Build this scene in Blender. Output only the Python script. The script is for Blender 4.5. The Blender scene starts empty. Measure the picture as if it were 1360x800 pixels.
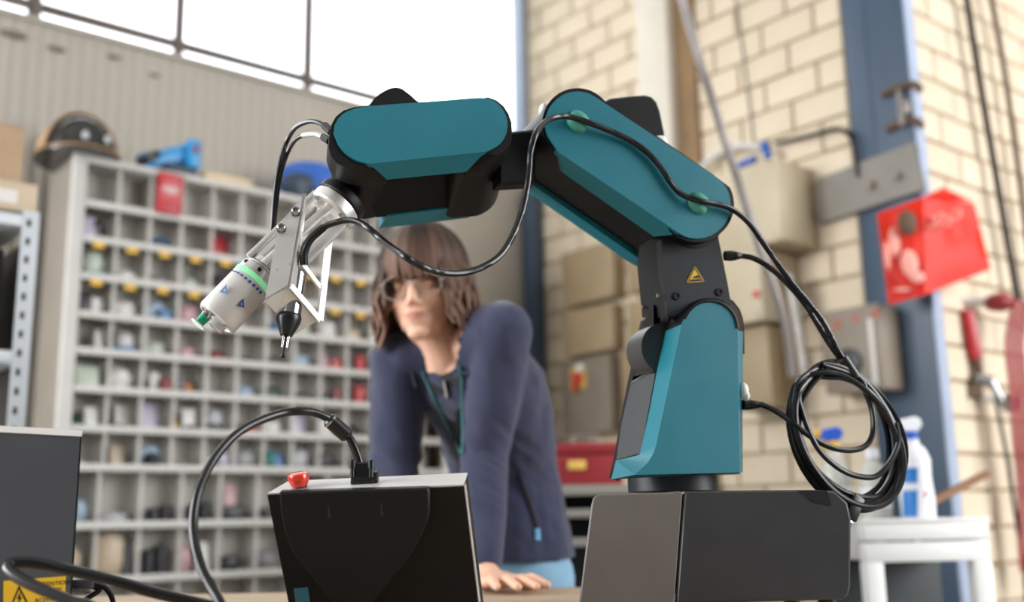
import bpy, bmesh, math, random
from mathutils import Vector, Matrix, noise
random.seed(7)
scene = bpy.context.scene
COL = scene.collection

# ------------------------------------------------------------------ camera
CAM = Vector((0.0, 0.0, 0.92))
FPX = 1419.0
PITCH, ROLL = 0.2004, -0.01805
_f = Vector((0, math.cos(PITCH), math.sin(PITCH)))
_r0 = Vector((1, 0, 0)); _u0 = Vector((0, -math.sin(PITCH), math.cos(PITCH)))
_r = math.cos(ROLL) * _r0 + math.sin(ROLL) * _u0
_u = -math.sin(ROLL) * _r0 + math.cos(ROLL) * _u0
cam_data = bpy.data.cameras.new('camera')
cam_data.sensor_width = 36.0
cam_data.lens = 36.0 * FPX / 1360.0
cam_data.clip_start = 0.02
cam_data.dof.use_dof = True
cam_data.dof.focus_distance = 1.30
cam_data.dof.aperture_fstop = 2.4
cam = bpy.data.objects.new('camera', cam_data)
COL.objects.link(cam)
cam.matrix_world = Matrix(((_r.x, _u.x, -_f.x, CAM.x), (_r.y, _u.y, -_f.y, CAM.y), (_r.z, _u.z, -_f.z, CAM.z), (0, 0, 0, 1)))
scene.camera = cam

# ------------------------------------------------------------------ sky, lights, exposure
world = bpy.data.worlds.new('overcast_sky'); scene.world = world
world.use_nodes = True
_bg = world.node_tree.nodes['Background']
_bg.inputs['Color'].default_value = (0.93, 0.96, 1.0, 1)
_bg.inputs['Strength'].default_value = 2.6
scene.view_settings.view_transform = 'Standard'
scene.view_settings.look = 'None'
scene.view_settings.gamma = 1.0
scene.view_settings.use_curve_mapping = False
scene.view_settings.exposure = 0.6

def area_light(name, loc, target, sx, sy, power, color=(1, 1, 1)):
    l = bpy.data.lights.new(name, 'AREA'); l.shape = 'RECTANGLE'; l.size = sx; l.size_y = sy
    l.energy = power; l.color = color
    o = bpy.data.objects.new(name, l); COL.objects.link(o)
    o.location = loc
    o.rotation_euler = (Vector(target) - Vector(loc)).to_track_quat('-Z', 'Y').to_euler()
    return o
area_light('added_light_right', (5.2, 0.8, 2.6), (1.0, 3.0, 1.4), 3.2, 3.2, 255, (0.98, 0.985, 1.0))  # added unseen area light from the right; no door is modelled
area_light('added_light_left', (-4.2, 0.7, 2.25), (0.0, 1.6, 1.25), 2.8, 2.4, 230, (0.97, 0.985, 1.0))  # added unseen area light from the left, brightens robot edges and face

# ------------------------------------------------------------------ helpers
def pix(px, py, y):
    """world point seen at (px, py) of the 1360x800 frame, at distance y in front of the camera"""
    v = _f + _r * ((px - 680.0) / FPX) - _u * ((py - 400.0) / FPX)
    return CAM + v * (y / v.y)
def pixplane(px, py, p0, n):
    v = _f + _r * ((px - 680.0) / FPX) - _u * ((py - 400.0) / FPX)
    return CAM + v * ((p0 - CAM).dot(n) / v.dot(n))
def lin(h):
    c = [int(h[i:i + 2], 16) / 255.0 for i in (0, 2, 4)]
    return tuple(x / 12.92 if x <= 0.04045 else ((x + 0.055) / 1.055) ** 2.4 for x in c) + (1.0,)
MATS = {}
def mat(name, h, rough=0.5, metal=0.0, var=0.0, scale=8.0, bump=0.0, bscale=60.0, stretch=None, rnd=0.0, emit=0.0, coat=0.0, sheen=0.0, trans=0.0, alpha=None, spec=0.5, sss=0.0, vcol=None):
    m = bpy.data.materials.new(name); m.use_nodes = True
    nt = m.node_tree; b = nt.nodes['Principled BSDF']
    c = lin(h)
    b.inputs['Base Color'].default_value = c
    b.inputs['Roughness'].default_value = rough
    b.inputs['Metallic'].default_value = metal
    b.inputs['Specular IOR Level'].default_value = spec
    b.inputs['Coat Weight'].default_value = coat
    b.inputs['Sheen Weight'].default_value = sheen
    if sss:
        b.inputs['Subsurface Weight'].default_value = sss
        b.inputs['Subsurface Radius'].default_value = (0.012, 0.005, 0.003)
        b.inputs['Subsurface Scale'].default_value = 1.0
    b.inputs['Transmission Weight'].default_value = trans
    if alpha is not None: b.inputs['Alpha'].default_value = alpha
    if emit:
        b.inputs['Emission Color'].default_value = c; b.inputs['Emission Strength'].default_value = emit
    tc = nt.nodes.new('ShaderNodeTexCoord')
    vec = tc.outputs['Object']
    if stretch:
        mp = nt.nodes.new('ShaderNodeMapping'); mp.inputs['Scale'].default_value = stretch
        nt.links.new(vec, mp.inputs['Vector']); vec = mp.outputs['Vector']
    col = None
    if vcol:
        at = nt.nodes.new('ShaderNodeAttribute'); at.attribute_name = vcol
        col = at.outputs['Color']
        nt.links.new(col, b.inputs['Base Color'])
    if var:
        n = nt.nodes.new('ShaderNodeTexNoise'); n.inputs['Scale'].default_value = scale; n.inputs['Detail'].default_value = 5
        nt.links.new(vec, n.inputs['Vector'])
        mr = nt.nodes.new('ShaderNodeMapRange'); mr.inputs[1].default_value = 0.3; mr.inputs[2].default_value = 0.7
        mr.inputs[3].default_value = 1 - var; mr.inputs[4].default_value = 1 + var * 0.6
        nt.links.new(n.outputs['Fac'], mr.inputs[0])
        mx = nt.nodes.new('ShaderNodeMix'); mx.data_type = 'RGBA'; mx.blend_type = 'MULTIPLY'; mx.inputs[0].default_value = 1.0
        if col: nt.links.new(col, mx.inputs[6])
        else: mx.inputs[6].default_value = c
        nt.links.new(mr.outputs[0], mx.inputs[7])
        col = mx.outputs[2]
        nt.links.new(col, b.inputs['Base Color'])
        mr2 = nt.nodes.new('ShaderNodeMapRange'); mr2.inputs[3].default_value = max(0.03, rough - 0.08); mr2.inputs[4].default_value = min(1, rough + 0.08)
        nt.links.new(n.outputs['Fac'], mr2.inputs[0]); nt.links.new(mr2.outputs[0], b.inputs['Roughness'])
    if rnd:
        oi = nt.nodes.new('ShaderNodeObjectInfo')
        mr3 = nt.nodes.new('ShaderNodeMapRange'); mr3.inputs[3].default_value = 1 - rnd; mr3.inputs[4].default_value = 1 + rnd * 0.6
        nt.links.new(oi.outputs['Random'], mr3.inputs[0])
        mx2 = nt.nodes.new('ShaderNodeMix'); mx2.data_type = 'RGBA'; mx2.blend_type = 'MULTIPLY'; mx2.inputs[0].default_value = 1.0
        if col: nt.links.new(col, mx2.inputs[6])
        else: mx2.inputs[6].default_value = c
        nt.links.new(mr3.outputs[0], mx2.inputs[7])
        nt.links.new(mx2.outputs[2], b.inputs['Base Color'])
    if bump:
        n2 = nt.nodes.new('ShaderNodeTexNoise'); n2.inputs['Scale'].default_value = bscale; n2.inputs['Detail'].default_value = 4
        nt.links.new(vec, n2.inputs['Vector'])
        bp = nt.nodes.new('ShaderNodeBump'); bp.inputs['Strength'].default_value = bump; bp.inputs['Distance'].default_value = 0.01
        nt.links.new(n2.outputs['Fac'], bp.inputs['Height']); nt.links.new(bp.outputs['Normal'], b.inputs['Normal'])
    MATS[name] = m
    return m
def glass_mat(name, tint, fac=0.12, rough=0.03):
    m = bpy.data.materials.new(name); m.use_nodes = True
    nt = m.node_tree; nt.nodes.clear()
    o = nt.nodes.new('ShaderNodeOutputMaterial'); t = nt.nodes.new('ShaderNodeBsdfTransparent'); g = nt.nodes.new('ShaderNodeBsdfGlossy')
    mx = nt.nodes.new('ShaderNodeMixShader'); lw = nt.nodes.new('ShaderNodeLayerWeight'); lw.inputs['Blend'].default_value = fac
    ns = nt.nodes.new('ShaderNodeTexNoise'); ns.inputs['Scale'].default_value = 3.0
    mr = nt.nodes.new('ShaderNodeMapRange'); mr.inputs[3].default_value = rough; mr.inputs[4].default_value = rough + 0.05
    nt.links.new(ns.outputs['Fac'], mr.inputs[0]); nt.links.new(mr.outputs[0], g.inputs['Roughness'])
    t.inputs['Color'].default_value = tint
    nt.links.new(lw.outputs['Fresnel'], mx.inputs[0]); nt.links.new(t.outputs[0], mx.inputs[1]); nt.links.new(g.outputs[0], mx.inputs[2])
    nt.links.new(mx.outputs[0], o.inputs['Surface'])
    MATS[name] = m
    return m

def orth(d):
    d = Vector(d).normalized()
    a = Vector((0, 0, 1)) if abs(d.z) < 0.9 else Vector((1, 0, 0))
    x = d.cross(a).normalized(); y = d.cross(x).normalized()
    return x, y, d
class MB:
    """collects shapes (world coordinates) for ONE mesh object"""
    def __init__(s): s.v = []; s.f = []; s.sm = []; s.mi = []; s.cur = 0
    def add(s, vs, fs, smooth=False):
        o = len(s.v); s.v += [Vector(p) for p in vs]
        for f in fs: s.f.append([i + o for i in f]); s.sm.append(smooth); s.mi.append(s.cur)
        return s
    def box(s, c, size, ax=None, bev=0.0):
        """box with optional chamfered edges along its local axes"""
        X, Y, Z = ax if ax else (Vector((1, 0, 0)), Vector((0, 1, 0)), Vector((0, 0, 1)))
        c = Vector(c); h = [q / 2 for q in size]
        if not bev:
            vs = [c + X * (h[0] * i) + Y * (h[1] * j) + Z * (h[2] * k) for i in (-1, 1) for j in (-1, 1) for k in (-1, 1)]
            s.add(vs, [(0, 1, 3, 2), (4, 6, 7, 5), (0, 4, 5, 1), (2, 3, 7, 6), (0, 2, 6, 4), (1, 5, 7, 3)])
        else:
            bm = bmesh.new(); bmesh.ops.create_cube(bm, size=1.0)
            for v in bm.verts: v.co = Vector((v.co.x * size[0], v.co.y * size[1], v.co.z * size[2]))
            bmesh.ops.bevel(bm, geom=bm.edges[:], offset=min(bev, min(size) * 0.45), segments=2, profile=0.5, affect='EDGES')
            bm.verts.index_update()
            s.add([c + X * v.co.x + Y * v.co.y + Z * v.co.z for v in bm.verts], [[v.index for v in f.verts] for f in bm.faces])
            bm.free()
        return s
    def loft(s, rings, cap0=True, cap1=True, smooth=False, closed=True):
        n = len(rings[0]); vs = [p for r in rings for p in r]; fs = []
        for k in range(len(rings) - 1):
            for i in range(n if closed else n - 1):
                j = (i + 1) % n
                fs.append((k * n + i, k * n + j, (k + 1) * n + j, (k + 1) * n + i))
        o = len(s.v); s.add(vs, fs, smooth)
        if cap0: s.f.append([o + i for i in range(n)][::-1]); s.sm.append(False); s.mi.append(s.cur)
        if cap1: s.f.append([o + (len(rings) - 1) * n + i for i in range(n)]); s.sm.append(False); s.mi.append(s.cur)
        return s
    def prism(s, poly, vec, smooth=False):
        vec = Vector(vec); return s.loft([[Vector(p) for p in poly], [Vector(p) + vec for p in poly]], smooth=smooth)
    def slab(s, poly, vec, ch):
        """prism with a chamfer of size ch round both faces"""
        vec = Vector(vec); L = vec.length; n = vec / L
        poly = [Vector(p) for p in poly]; c = sum(poly, Vector()) / len(poly)
        ins = inset(poly, n, ch)
        return s.loft([ins, [p + n * ch for p in poly], [p + n * (L - ch) for p in poly], [p + vec for p in ins]])
    def cyl(s, p0, p1, r0, r1=None, n=20, smooth=True, cap=True):
        p0 = Vector(p0); p1 = Vector(p1); r1 = r0 if r1 is None else r1
        x, y, d = orth(p1 - p0)
        R = lambda p, r: [p + x * (r * math.cos(2 * math.pi * i / n)) + y * (r * math.sin(2 * math.pi * i / n)) for i in range(n)]
        return s.loft([R(p0, r0), R(p1, r1)], cap, cap, smooth)
    def lathe(s, p0, axis, prof, n=24, smooth=True, cap=True):
        """prof: list of (height along axis, radius)"""
        p0 = Vector(p0); x, y, d = orth(axis)
        rings = [[p0 + d * h + x * (r * math.cos(2 * math.pi * i / n)) + y * (r * math.sin(2 * math.pi * i / n)) for i in range(n)] for h, r in prof]
        return s.loft(rings, cap, cap, smooth)
    def tube(s, pts, r, n=10, sub=6, cap=True):
        c = catmull(pts, sub) if sub > 1 else [Vector(p) for p in pts]
        rr = r if callable(r) else (lambda t: r)
        rings = []; x = None
        for i, p in enumerate(c):
            d = (c[min(i + 1, len(c) - 1)] - c[max(i - 1, 0)])
            if d.length < 1e-9: d = Vector((0, 0, 1))
            d.normalize()
            if x is None: x, y, _ = orth(d)
            x = (x - d * x.dot(d)).normalized(); y = d.cross(x)
            q = rr(i / (len(c) - 1))
            rings.append([p + x * (q * math.cos(2 * math.pi * k / n)) + y * (q * math.sin(2 * math.pi * k / n)) for k in range(n)])
        return s.loft(rings, cap, cap, True)
    def ell(s, c, r, ax=None, n=16, m=10, zmin=-1.0, zmax=1.0):
        X, Y, Z = ax if ax else (Vector((1, 0, 0)), Vector((0, 1, 0)), Vector((0, 0, 1)))
        c = Vector(c); rings = []
        t0, t1 = math.asin(max(-1, zmin)), math.asin(min(1, zmax))
        for j in range(m + 1):
            t = t0 + (t1 - t0) * j / m; k = max(math.cos(t), 0.002)
            rings.append([c + X * (r[0] * k * math.cos(2 * math.pi * i / n)) + Y * (r[1] * k * math.sin(2 * math.pi * i / n)) + Z * (r[2] * math.sin(t)) for i in range(n)])
        return s.loft(rings, True, True, True)
    def build(s, name, m, parent=None, **kw):
        base = Vector(kw.get('origin', (0, 0, 0)))
        if parent is not None: base = root_loc(parent)
        me = bpy.data.meshes.new(name)
        me.from_pydata([tuple(p - base) for p in s.v], [], s.f)
        ms = m if isinstance(m, (list, tuple)) else [m]
        for q in ms: me.materials.append(MATS[q] if isinstance(q, str) else q)
        me.polygons.foreach_set('use_smooth', [True] * len(s.f))
        me.polygons.foreach_set('material_index', s.mi)
        bm = bmesh.new(); bm.from_mesh(me); bmesh.ops.recalc_face_normals(bm, faces=bm.faces[:]); bm.to_mesh(me); bm.free()
        me.set_sharp_from_angle(angle=math.radians(kw.get('sharp', 36)))
        me.update()
        o = bpy.data.objects.new(name, me); COL.objects.link(o)
        if parent is not None: o.parent = parent
        else: o.location = base
        if kw.get('label'): o['label'] = kw['label']
        return o
def inset(poly, n, d):
    out = []; k = len(poly)
    area = sum(((poly[i] - poly[0]).cross(poly[(i + 1) % k] - poly[0])).dot(n) for i in range(k))
    sg = 1 if area > 0 else -1
    for i in range(k):
        a, b, c = poly[i - 1], poly[i], poly[(i + 1) % k]
        e1 = (b - a).normalized(); e2 = (c - b).normalized()
        n1 = n.cross(e1) * sg; n2 = n.cross(e2) * sg
        m = n1 + n2
        if m.length < 1e-6: m = n1
        m.normalize(); k1 = max(0.35, m.dot(n1))
        out.append(b + m * (d / k1))
    return out
def root_loc(o):
    p = Vector()
    while o is not None: p = p + o.location; o = o.parent
    return p
def catmull(pts, sub, closed=False):
    P = [Vector(p) for p in pts]; out = []; n = len(P)
    for i in range(n if closed else n - 1):
        if closed: a, b, c, d = P[i - 1], P[i], P[(i + 1) % n], P[(i + 2) % n]
        else: a, b, c, d = P[max(i - 1, 0)], P[i], P[i + 1], P[min(i + 2, n - 1)]
        for k in range(sub):
            t = k / sub
            out.append(0.5 * ((2 * b) + (c - a) * t + (2 * a - 5 * b + 4 * c - d) * t * t + (3 * b - a - 3 * c + d) * t ** 3))
    if not closed: out.append(P[-1])
    return out
def thing(name, label, cat, loc, group=None):
    o = bpy.data.objects.new(name, None); COL.objects.link(o); o.location = loc
    o.empty_display_size = 0.05
    o['label'] = label; o['category'] = cat
    if group: o['group'] = group
    return o
def tag(o, label, cat, group=None, kind=None):
    o['label'] = label; o['category'] = cat
    if group: o['group'] = group
    if kind: o['kind'] = kind
    return o
def struct(o): o['kind'] = 'structure'; return o
def dense(px, sub=3):
    return [(q.x, q.y) for q in catmull([(a, b, 0) for a, b in px], sub, True)]
def linkcopy(src, name, parent, loc, rot=None, scale=None):
    o = src.copy(); o.name = name; COL.objects.link(o); o.parent = parent; o.location = loc
    if rot is not None: o.rotation_euler = rot
    if scale is not None: o.scale = scale
    return o
ORD = ['first', 'second', 'third', 'fourth', 'fifth', 'sixth', 'seventh', 'eighth', 'ninth', 'tenth', 'eleventh', 'twelfth', 'thirteenth', 'fourteenth']

# room axes: the brick corner column is the origin of the room grid
AZ = 0.8806
XD = Vector((math.sin(AZ), math.cos(AZ), 0)); ND = Vector((-math.cos(AZ), math.sin(AZ), 0)); ZD = Vector((0, 0, 1))
_c = pix(1268, 690, 3.62); ORG = Vector((_c.x, _c.y, 0))
def W(u, v, z=0.0): return ORG + XD * u + ND * v + ZD * z
def uv_on_v(px, py, v):
    p = pixplane(px, py, W(0, v), ND); q = p - ORG
    return q.dot(XD), p.z
def uv_on_u(px, py, u):
    p = pixplane(px, py, W(u, 0), XD); q = p - ORG
    return q.dot(ND), p.z
# ------------------------------------------------------------------ materials of the hall
mat('brick_paint', 'DDCDB4', 0.75, var=0.10, scale=3.0, bump=0.25, bscale=40, rnd=0.07)
mat('mortar', 'B7A488', 0.9, var=0.12, scale=9, bump=0.3, bscale=60)
mat('sheet_panel', 'A8A196', 0.55, var=0.10, scale=2.0, stretch=(1, 1, 0.15))
mat('sheet_dirt', '6E665A', 0.8, var=0.3, scale=9)
mat('frame_brown', '5A4B42', 0.5, var=0.1)
mat('pale_blue_paint_lit_side', 'A9B6CC', 0.45, var=0.08)
mat('steel_blue', '3A4E63', 0.42, var=0.14, scale=4)
mat('concrete_floor', '8C8880', 0.7, var=0.15, scale=3, bump=0.1)
mat('hall_wall', '6E7073', 0.8, var=0.1, scale=2)
mat('roof_sheet', 'C9C7C2', 0.6, var=0.05)
mat('post_beige', 'D8CFC0', 0.65, var=0.06)
mat('post_brown', '8A6E4C', 0.7, var=0.15)
glass_mat('window_glass', (0.97, 0.98, 0.98, 1), 0.08)

VB = 2.156          # back wall
ROOM_H = 4.9
def flat(name, pts, m):
    b = MB(); b.add(pts, [list(range(len(pts)))]); return struct(b.build(name, m))
def slabw(name, u0, u1, v0, v1, z0, z1, m, parent=None, bev=0.0):
    b = MB(); b.box(W((u0 + u1) / 2, (v0 + v1) / 2, (z0 + z1) / 2), (abs(u1 - u0), abs(v1 - v0), z1 - z0), (XD, ND, ZD), bev)
    return b.build(name, m, parent)
floor = MB(); floor.box((0, 2.0, -0.05), (12, 14, 0.1)); struct(floor.build('floor', 'concrete_floor'))
ceil = MB(); ceil.box(W(0, VB + 0.1 - 6.5, ROOM_H + 0.05), (18, 13, 0.1), (XD, ND, ZD)); struct(ceil.build('ceiling', 'roof_sheet'))
for nm, cc, ss in (('wall_left', (-6.0, 1.0, ROOM_H / 2), (0.1, 13, ROOM_H)), ('wall_front', (0, -5.5, ROOM_H / 2), (12, 0.1, ROOM_H))):
    q = MB(); q.box(cc, ss); struct(q.build(nm, 'hall_wall'))
q = MB(); q.box((6.0, 1.0, ROOM_H / 2), (0.1, 13, ROOM_H)); struct(q.build('wall_far_right', 'hall_wall'))
wp = bpy.data.lights.new('window_portal', 'AREA'); wp.shape = 'RECTANGLE'; wp.size = 4.0; wp.size_y = 1.36; wp.cycles.is_portal = True
wpo = bpy.data.objects.new('window_portal', wp); COL.objects.link(wpo); wpo.location = W(-2.0, VB + 0.1, 3.47)
wpo.rotation_euler = (-ND).to_track_quat('-Z', 'Z').to_euler()
# --- back wall: ribbed sheet panel below the long window
SILL = 2.785
b = MB()
RIB = 0.05
prof = []
u = -4.2
while u < 0.02:
    prof += [(u, 0.0), (u + 0.022, 0.0), (u + 0.03, 0.003), (u + 0.042, 0.003)]
    u += RIB
front = [W(uu, VB - 0.03 - dd, 0.0) for uu, dd in prof]
nf = len(front)
b.add(front + [p + ZD * SILL for p in front], [(i, i + 1, nf + i + 1, nf + i) for i in range(nf - 1)])
b.box(W(-2.09, VB + 0.02, SILL / 2), (4.24, 0.09, SILL), (XD, ND, ZD))
b.box(W(-2.09, VB + 0.01, 4.55), (4.24, 0.12, 0.8), (XD, ND, ZD))
wall_back = struct(b.build('wall_back', 'sheet_panel'))
# grime marks under the sill
b = MB()
for px_, py_, s_ in ((18, 46, 0.05), (75, 65, 0.035), (152, 76, 0.03), (205, 100, 0.022)):
    uu, zz = uv_on_v(px_, py_, VB - 0.036)
    b.ell(W(uu, VB - 0.036, zz), (s_, 0.002, s_ * 0.35), (XD, ND, ZD), 10, 5)
gm = b.build('trim_1', 'sheet_dirt', wall_back); gm.name = 'grime_mark'; gm['kind'] = 'stuff'
# --- window
win = bpy.data.objects.new('window_1', None); COL.objects.link(win); win.location = W(-1.8, VB, SILL); win['kind'] = 'structure'
slabw('sill', -4.2, 0.0, VB - 0.05, VB + 0.03, SILL - 0.012, SILL + 0.006, 'sheet_panel', win)
MUL = [-4.0, -3.6, -3.02, -2.425, -1.862, -1.268, -0.662, -0.03]
ZB0, ZB1, ZTOP = 2.845, 2.862, 4.16
def mull(u, w):
    q = MB(); q.box(W(u, VB, (SILL + ZTOP) / 2), (w, 0.045, ZTOP - SILL), (XD, ND, ZD), 0.004); return q.build('mullion', 'frame_brown', win)
for i, u in enumerate(MUL[:-1]): mull(u, 0.042 if i in (3,) else 0.031 if i != 6 else 0.006)
for i in range(len(MUL) - 1):
    a, c = MUL[i] + 0.008, MUL[i + 1] - 0.008
    q = MB(); q.box(W((a + c) / 2, VB, (ZB0 + ZB1) / 2), (c - a + 0.02, 0.04, 0.031), (XD, ND, ZD), 0.004); q.build('glazing_bar', 'frame_brown', win)
    q = MB()
    # added corner pieces that shape the glare's rounding of the panes
    for (uu, s1) in ((a, 1), (c, -1)):
        for (zz, s2) in ((ZB1 + 0.004, 1), (ZB0 - 0.004, -1)):
            pts = [W(uu, VB - 0.012, zz)] + [W(uu + s1 * 0.022 * (1 - math.sin(t)), VB - 0.012, zz + s2 * 0.022 * (1 - math.cos(t))) for t in [math.pi / 2 * k / 4 for k in range(5)]]
            q.prism(pts, ND * 0.024)
    q.build('glare_corner', 'frame_brown', win)
    q = MB(); q.box(W((a + c) / 2, VB + 0.008, (SILL + ZB0) / 2), (c - a, 0.005, ZB0 - SILL), (XD, ND, ZD)); q.build('lower_pane', 'window_glass', win)
    q = MB(); q.box(W((a + c) / 2, VB + 0.008, (ZB1 + ZTOP) / 2), (c - a, 0.005, ZTOP - ZB1), (XD, ND, ZD)); q.build('upper_pane', 'window_glass', win)
slabw('end_frame', -0.052, -0.004, VB - 0.045, VB + 0.03, SILL, ZTOP, 'pale_blue_paint_lit_side', win, 0.004)
# --- brick walls (bricks are parts of the wall)
UL = 0.02           # face of the middle wall
VR = 0.02           # face of the right wall
wm = slabw('wall_middle', UL + 0.008, UL + 0.30, 0.10, VB + 0.05, 0, 4.6, 'mortar'); struct(wm)
wr = slabw('wall_right', 0.05, 6.2, VR + 0.008, VR + 0.30, 0, 4.6, 'mortar'); struct(wr)
def brick_mesh(l, h, d, seed):
    rnd = random.Random(seed); q = MB()
    c = 0.006
    def ring(y, k): return [Vector((sx * (l / 2 - k), y, sz * (h / 2 - k))) + Vector((rnd.uniform(-1, 1), 0, rnd.uniform(-1, 1))) * 0.0008 for sx, sz in ((-1, -1), (1, -1), (1, 1), (-1, 1))]
    q.loft([ring(d / 2, 0), ring(-d / 2 + c, 0), ring(-d / 2, c)])
    o = q.build('brick', 'brick_paint'); me = o.data; bpy.data.objects.remove(o); return me
CH, BL = 0.1255, 0.252
full = [brick_mesh(BL - 0.009, CH - 0.009, 0.026, s) for s in (1, 2, 3)]
half = brick_mesh(BL / 2 - 0.009, CH - 0.009, 0.026, 9)
def lay(parent, along, out, start, length, z0, z1, rot, zoff, phase):
    """along: direction of the course, start: world point at z = 0 on the wall face"""
    k = 0; z = zoff
    while z < z1:
        if z >= z0:
            x = 0.0; first = (k + phase) % 2
            while x < length - 0.06:
                L = BL / 2 if (first and x == 0.0) else BL
                if x + L > length + 0.01: L = BL / 2
                me = half if L < BL else random.choice(full)
                o = bpy.data.objects.new('brick', me); COL.objects.link(o); o.parent = parent
                o.location = start + along * (x + L / 2) + ZD * (z + CH / 2) + out * random.uniform(-0.0015, 0.0015)
                o.rotation_euler = (0, 0, rot)
                x += L
        z += CH; k += 1
rotR = math.atan2(XD.y, XD.x); rotL = math.atan2(-ND.y, -ND.x)
lay(wm, -ND, -XD, W(UL, VB, 0), VB - 0.255, 0.45, 3.7, rotL, 0.02, 0)
lay(wr, XD, -ND, W(0.06, VR, 0), 2.54, 0.45, 3.1, rotR, -0.02, 1)
# --- corner column
b = MB()
b.box(W(0.009, 0.13, 2.3), (0.022, 0.25, 4.6), (XD, ND, ZD), 0.004)                    # flange facing left
b.box(W(0.002, 0.166, 2.3), (0.014, 0.006, 4.6), (XD, ND, ZD), 0.002)
col = struct(b.build('trim_1', 'steel_blue')); col.name = 'trim_1'
slabw('column_edge', 0.0, 0.052, -0.004, 0.03, 0, 4.6, 'pale_blue_paint_lit_side', col, 0.003)  # paler blue puts the column's lit side into the colour
slabw('joint_strip', -0.001, 0.006, 0.2555, 0.262, 0, 4.6, 'frame_brown', col)
# --- corner post where the middle wall meets the window wall
struct(slabw('trim_2', -0.075, 0.0, VB - 0.13, VB - 0.06, 0, SILL - 0.25, 'steel_blue', None, 0.004))
# --- beige post on the middle wall
struct(slabw('trim_3', -0.07, UL, 1.09, 1.275, 0.0, 4.6, 'post_beige', None, 0.006))
struct(slabw('trim_4', -0.02, UL, 0.985, 1.085, 0.0, 4.6, 'post_brown', None, 0.006))
# ------------------------------------------------------------------ the articulated robot
mat('teal', '157282', 0.42, spec=0.5, var=0.05, scale=14, bump=0.03, bscale=900)
mat('robot_black', '0B0C0D', 0.48, spec=0.28, var=0.12, scale=12)
mat('robot_dark', '1E2124', 0.42, spec=0.4, var=0.1, scale=20, bump=0.03, bscale=500)
mat('black_plastic', '121315', 0.35, var=0.1)
mat('cable_black', '0D0D0E', 0.3, var=0.02, scale=4)
mat('mint_putty', '459780', 0.55, var=0.15, scale=60)
mat('white_plastic', 'ECEAE6', 0.5, var=0.05)
mat('warning_yellow', 'E3B62A', 0.45, var=0.05)
mat('print_black', '1A1A18', 0.6, var=0.05)
mat('aluminium', 'D5D3CF', 0.4, metal=0.75, var=0.08, scale=30)
mat('aluminium_bright', 'ECEBE8', 0.38, metal=0.65, var=0.05, scale=30)
mat('steel', 'BDBDBD', 0.18, metal=1.0, var=0.05)
mat('box_grey', '3B3B3C', 0.36, var=0.06, scale=20, bump=0.05, bscale=700)
mat('box_taupe', '6B6560', 0.5, var=0.07, scale=18, bump=0.06, bscale=700)
mat('grip_white', 'C6C3BE', 0.35, var=0.04)
mat('led_green', '86DDA2', 0.4, var=0.03, emit=0.25)
mat('print_blue', '24548C', 0.5, var=0.05)
mat('fitting_green', '1FA377', 0.35, var=0.08)
mat('seal_white', 'E6EFEA', 0.4, var=0.03)

PSI = math.radians(18)
RA = Vector((math.sin(PSI), -math.cos(PSI), 0))            # joint axis, towards the viewer's side
RP0 = pix(935, 500, 1.40)
T = 0.15
def rp(px, py, off=0.0, n=RA, p0=None):
    return pixplane(px, py, (p0 or RP0) + n * off, n)
def polyp(pts, off=0.0, n=RA, p0=None): return [rp(x, y, off, n, p0) for x, y in pts]
def arcpx(cx, cy, r, a0, a1, n):
    return [(cx + r * math.cos(math.radians(a0 + (a1 - a0) * i / n)), cy + r * math.sin(math.radians(a0 + (a1 - a0) * i / n))) for i in range(n + 1)]

robot = thing('robot_arm', 'teal and black six-axis robot arm standing on the grey control box', 'robot', pix(895, 653, 1.47))

# --- base: near cheek
face = [(983, 628)] + [(981, 560), (980, 470), (979.7, 439)] + [(978, 427), (973.4, 417), (966, 409), (957, 403.5), (947, 401), (938, 401), (928, 403.5), (920, 409), (914, 415.6), (908, 424), (905.4, 431)] + [(897, 470), (884, 532), (871.4, 592), (867, 604), (860.7, 614), (852, 623), (843, 631)]
back = [(986.5, 627)] + [(986, 560), (987, 470), (987.5, 441)] + [(986.5, 425), (982, 412.5), (973, 401), (963, 394.5), (951, 391), (938, 390.5), (925, 393), (911, 399), (900, 408), (890, 421), (884, 440)] + [(875, 480), (862, 548), (850, 603), (843, 607), (834, 609), (826, 610), (818, 611.5)]
b = MB()
f0 = polyp(face, 0.0); f1 = polyp(back, -0.018)
back2 = list(back); back2[-1] = (812, 637); 
low = polyp(face[:-1] + [(812, 637)], 0.0)
# the L-shaped pale flank is the wide chamfer between face and inner edge
nfc = len(face)
CD = -0.046
vs = polyp(face, 0.0) + polyp(back, CD)
b.add(vs, [list(range(nfc))] + [(i, (i + 1) % nfc, nfc + (i + 1) % nfc, nfc + i) for i in range(nfc - 1) if not 3 <= i <= 13])
tip0 = rp(812, 637, -0.004); 
tip0 = rp(812, 637, -0.03)
b.add([rp(843, 631, 0), rp(818, 611.5, CD), tip0, rp(983, 628, 0), rp(986.5, 627, CD)], [(0, 1, 2), (0, 2, 3), (3, 2, 4)])
ins = polyp(back, CD); 
o0 = len(b.v); vs = ins + polyp(back, CD - 0.014)
b.add(vs, [(i, i + 1, nfc + i + 1, nfc + i) for i in range(nfc - 1)] + [[nfc + i for i in range(nfc)][::-1]])
b.add([rp(818, 611.5, CD), rp(818, 611.5, CD - 0.014), tip0], [(0, 1, 2)])
cheek = b.build('base_cheek', 'teal', robot)
# rim arc between cheek face and black shoulder cap
b = MB()
arc = [(979.7, 436), (978, 426), (973.4, 416), (966, 408), (957, 402.5), (947, 400), (938, 400), (928, 402.5), (920, 408), (914, 414.6), (909, 423)]
b.tube(polyp(arc, 0.0005), 0.0022, 6, 3); b.build('seal_ring', 'robot_black', cheek)
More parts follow.
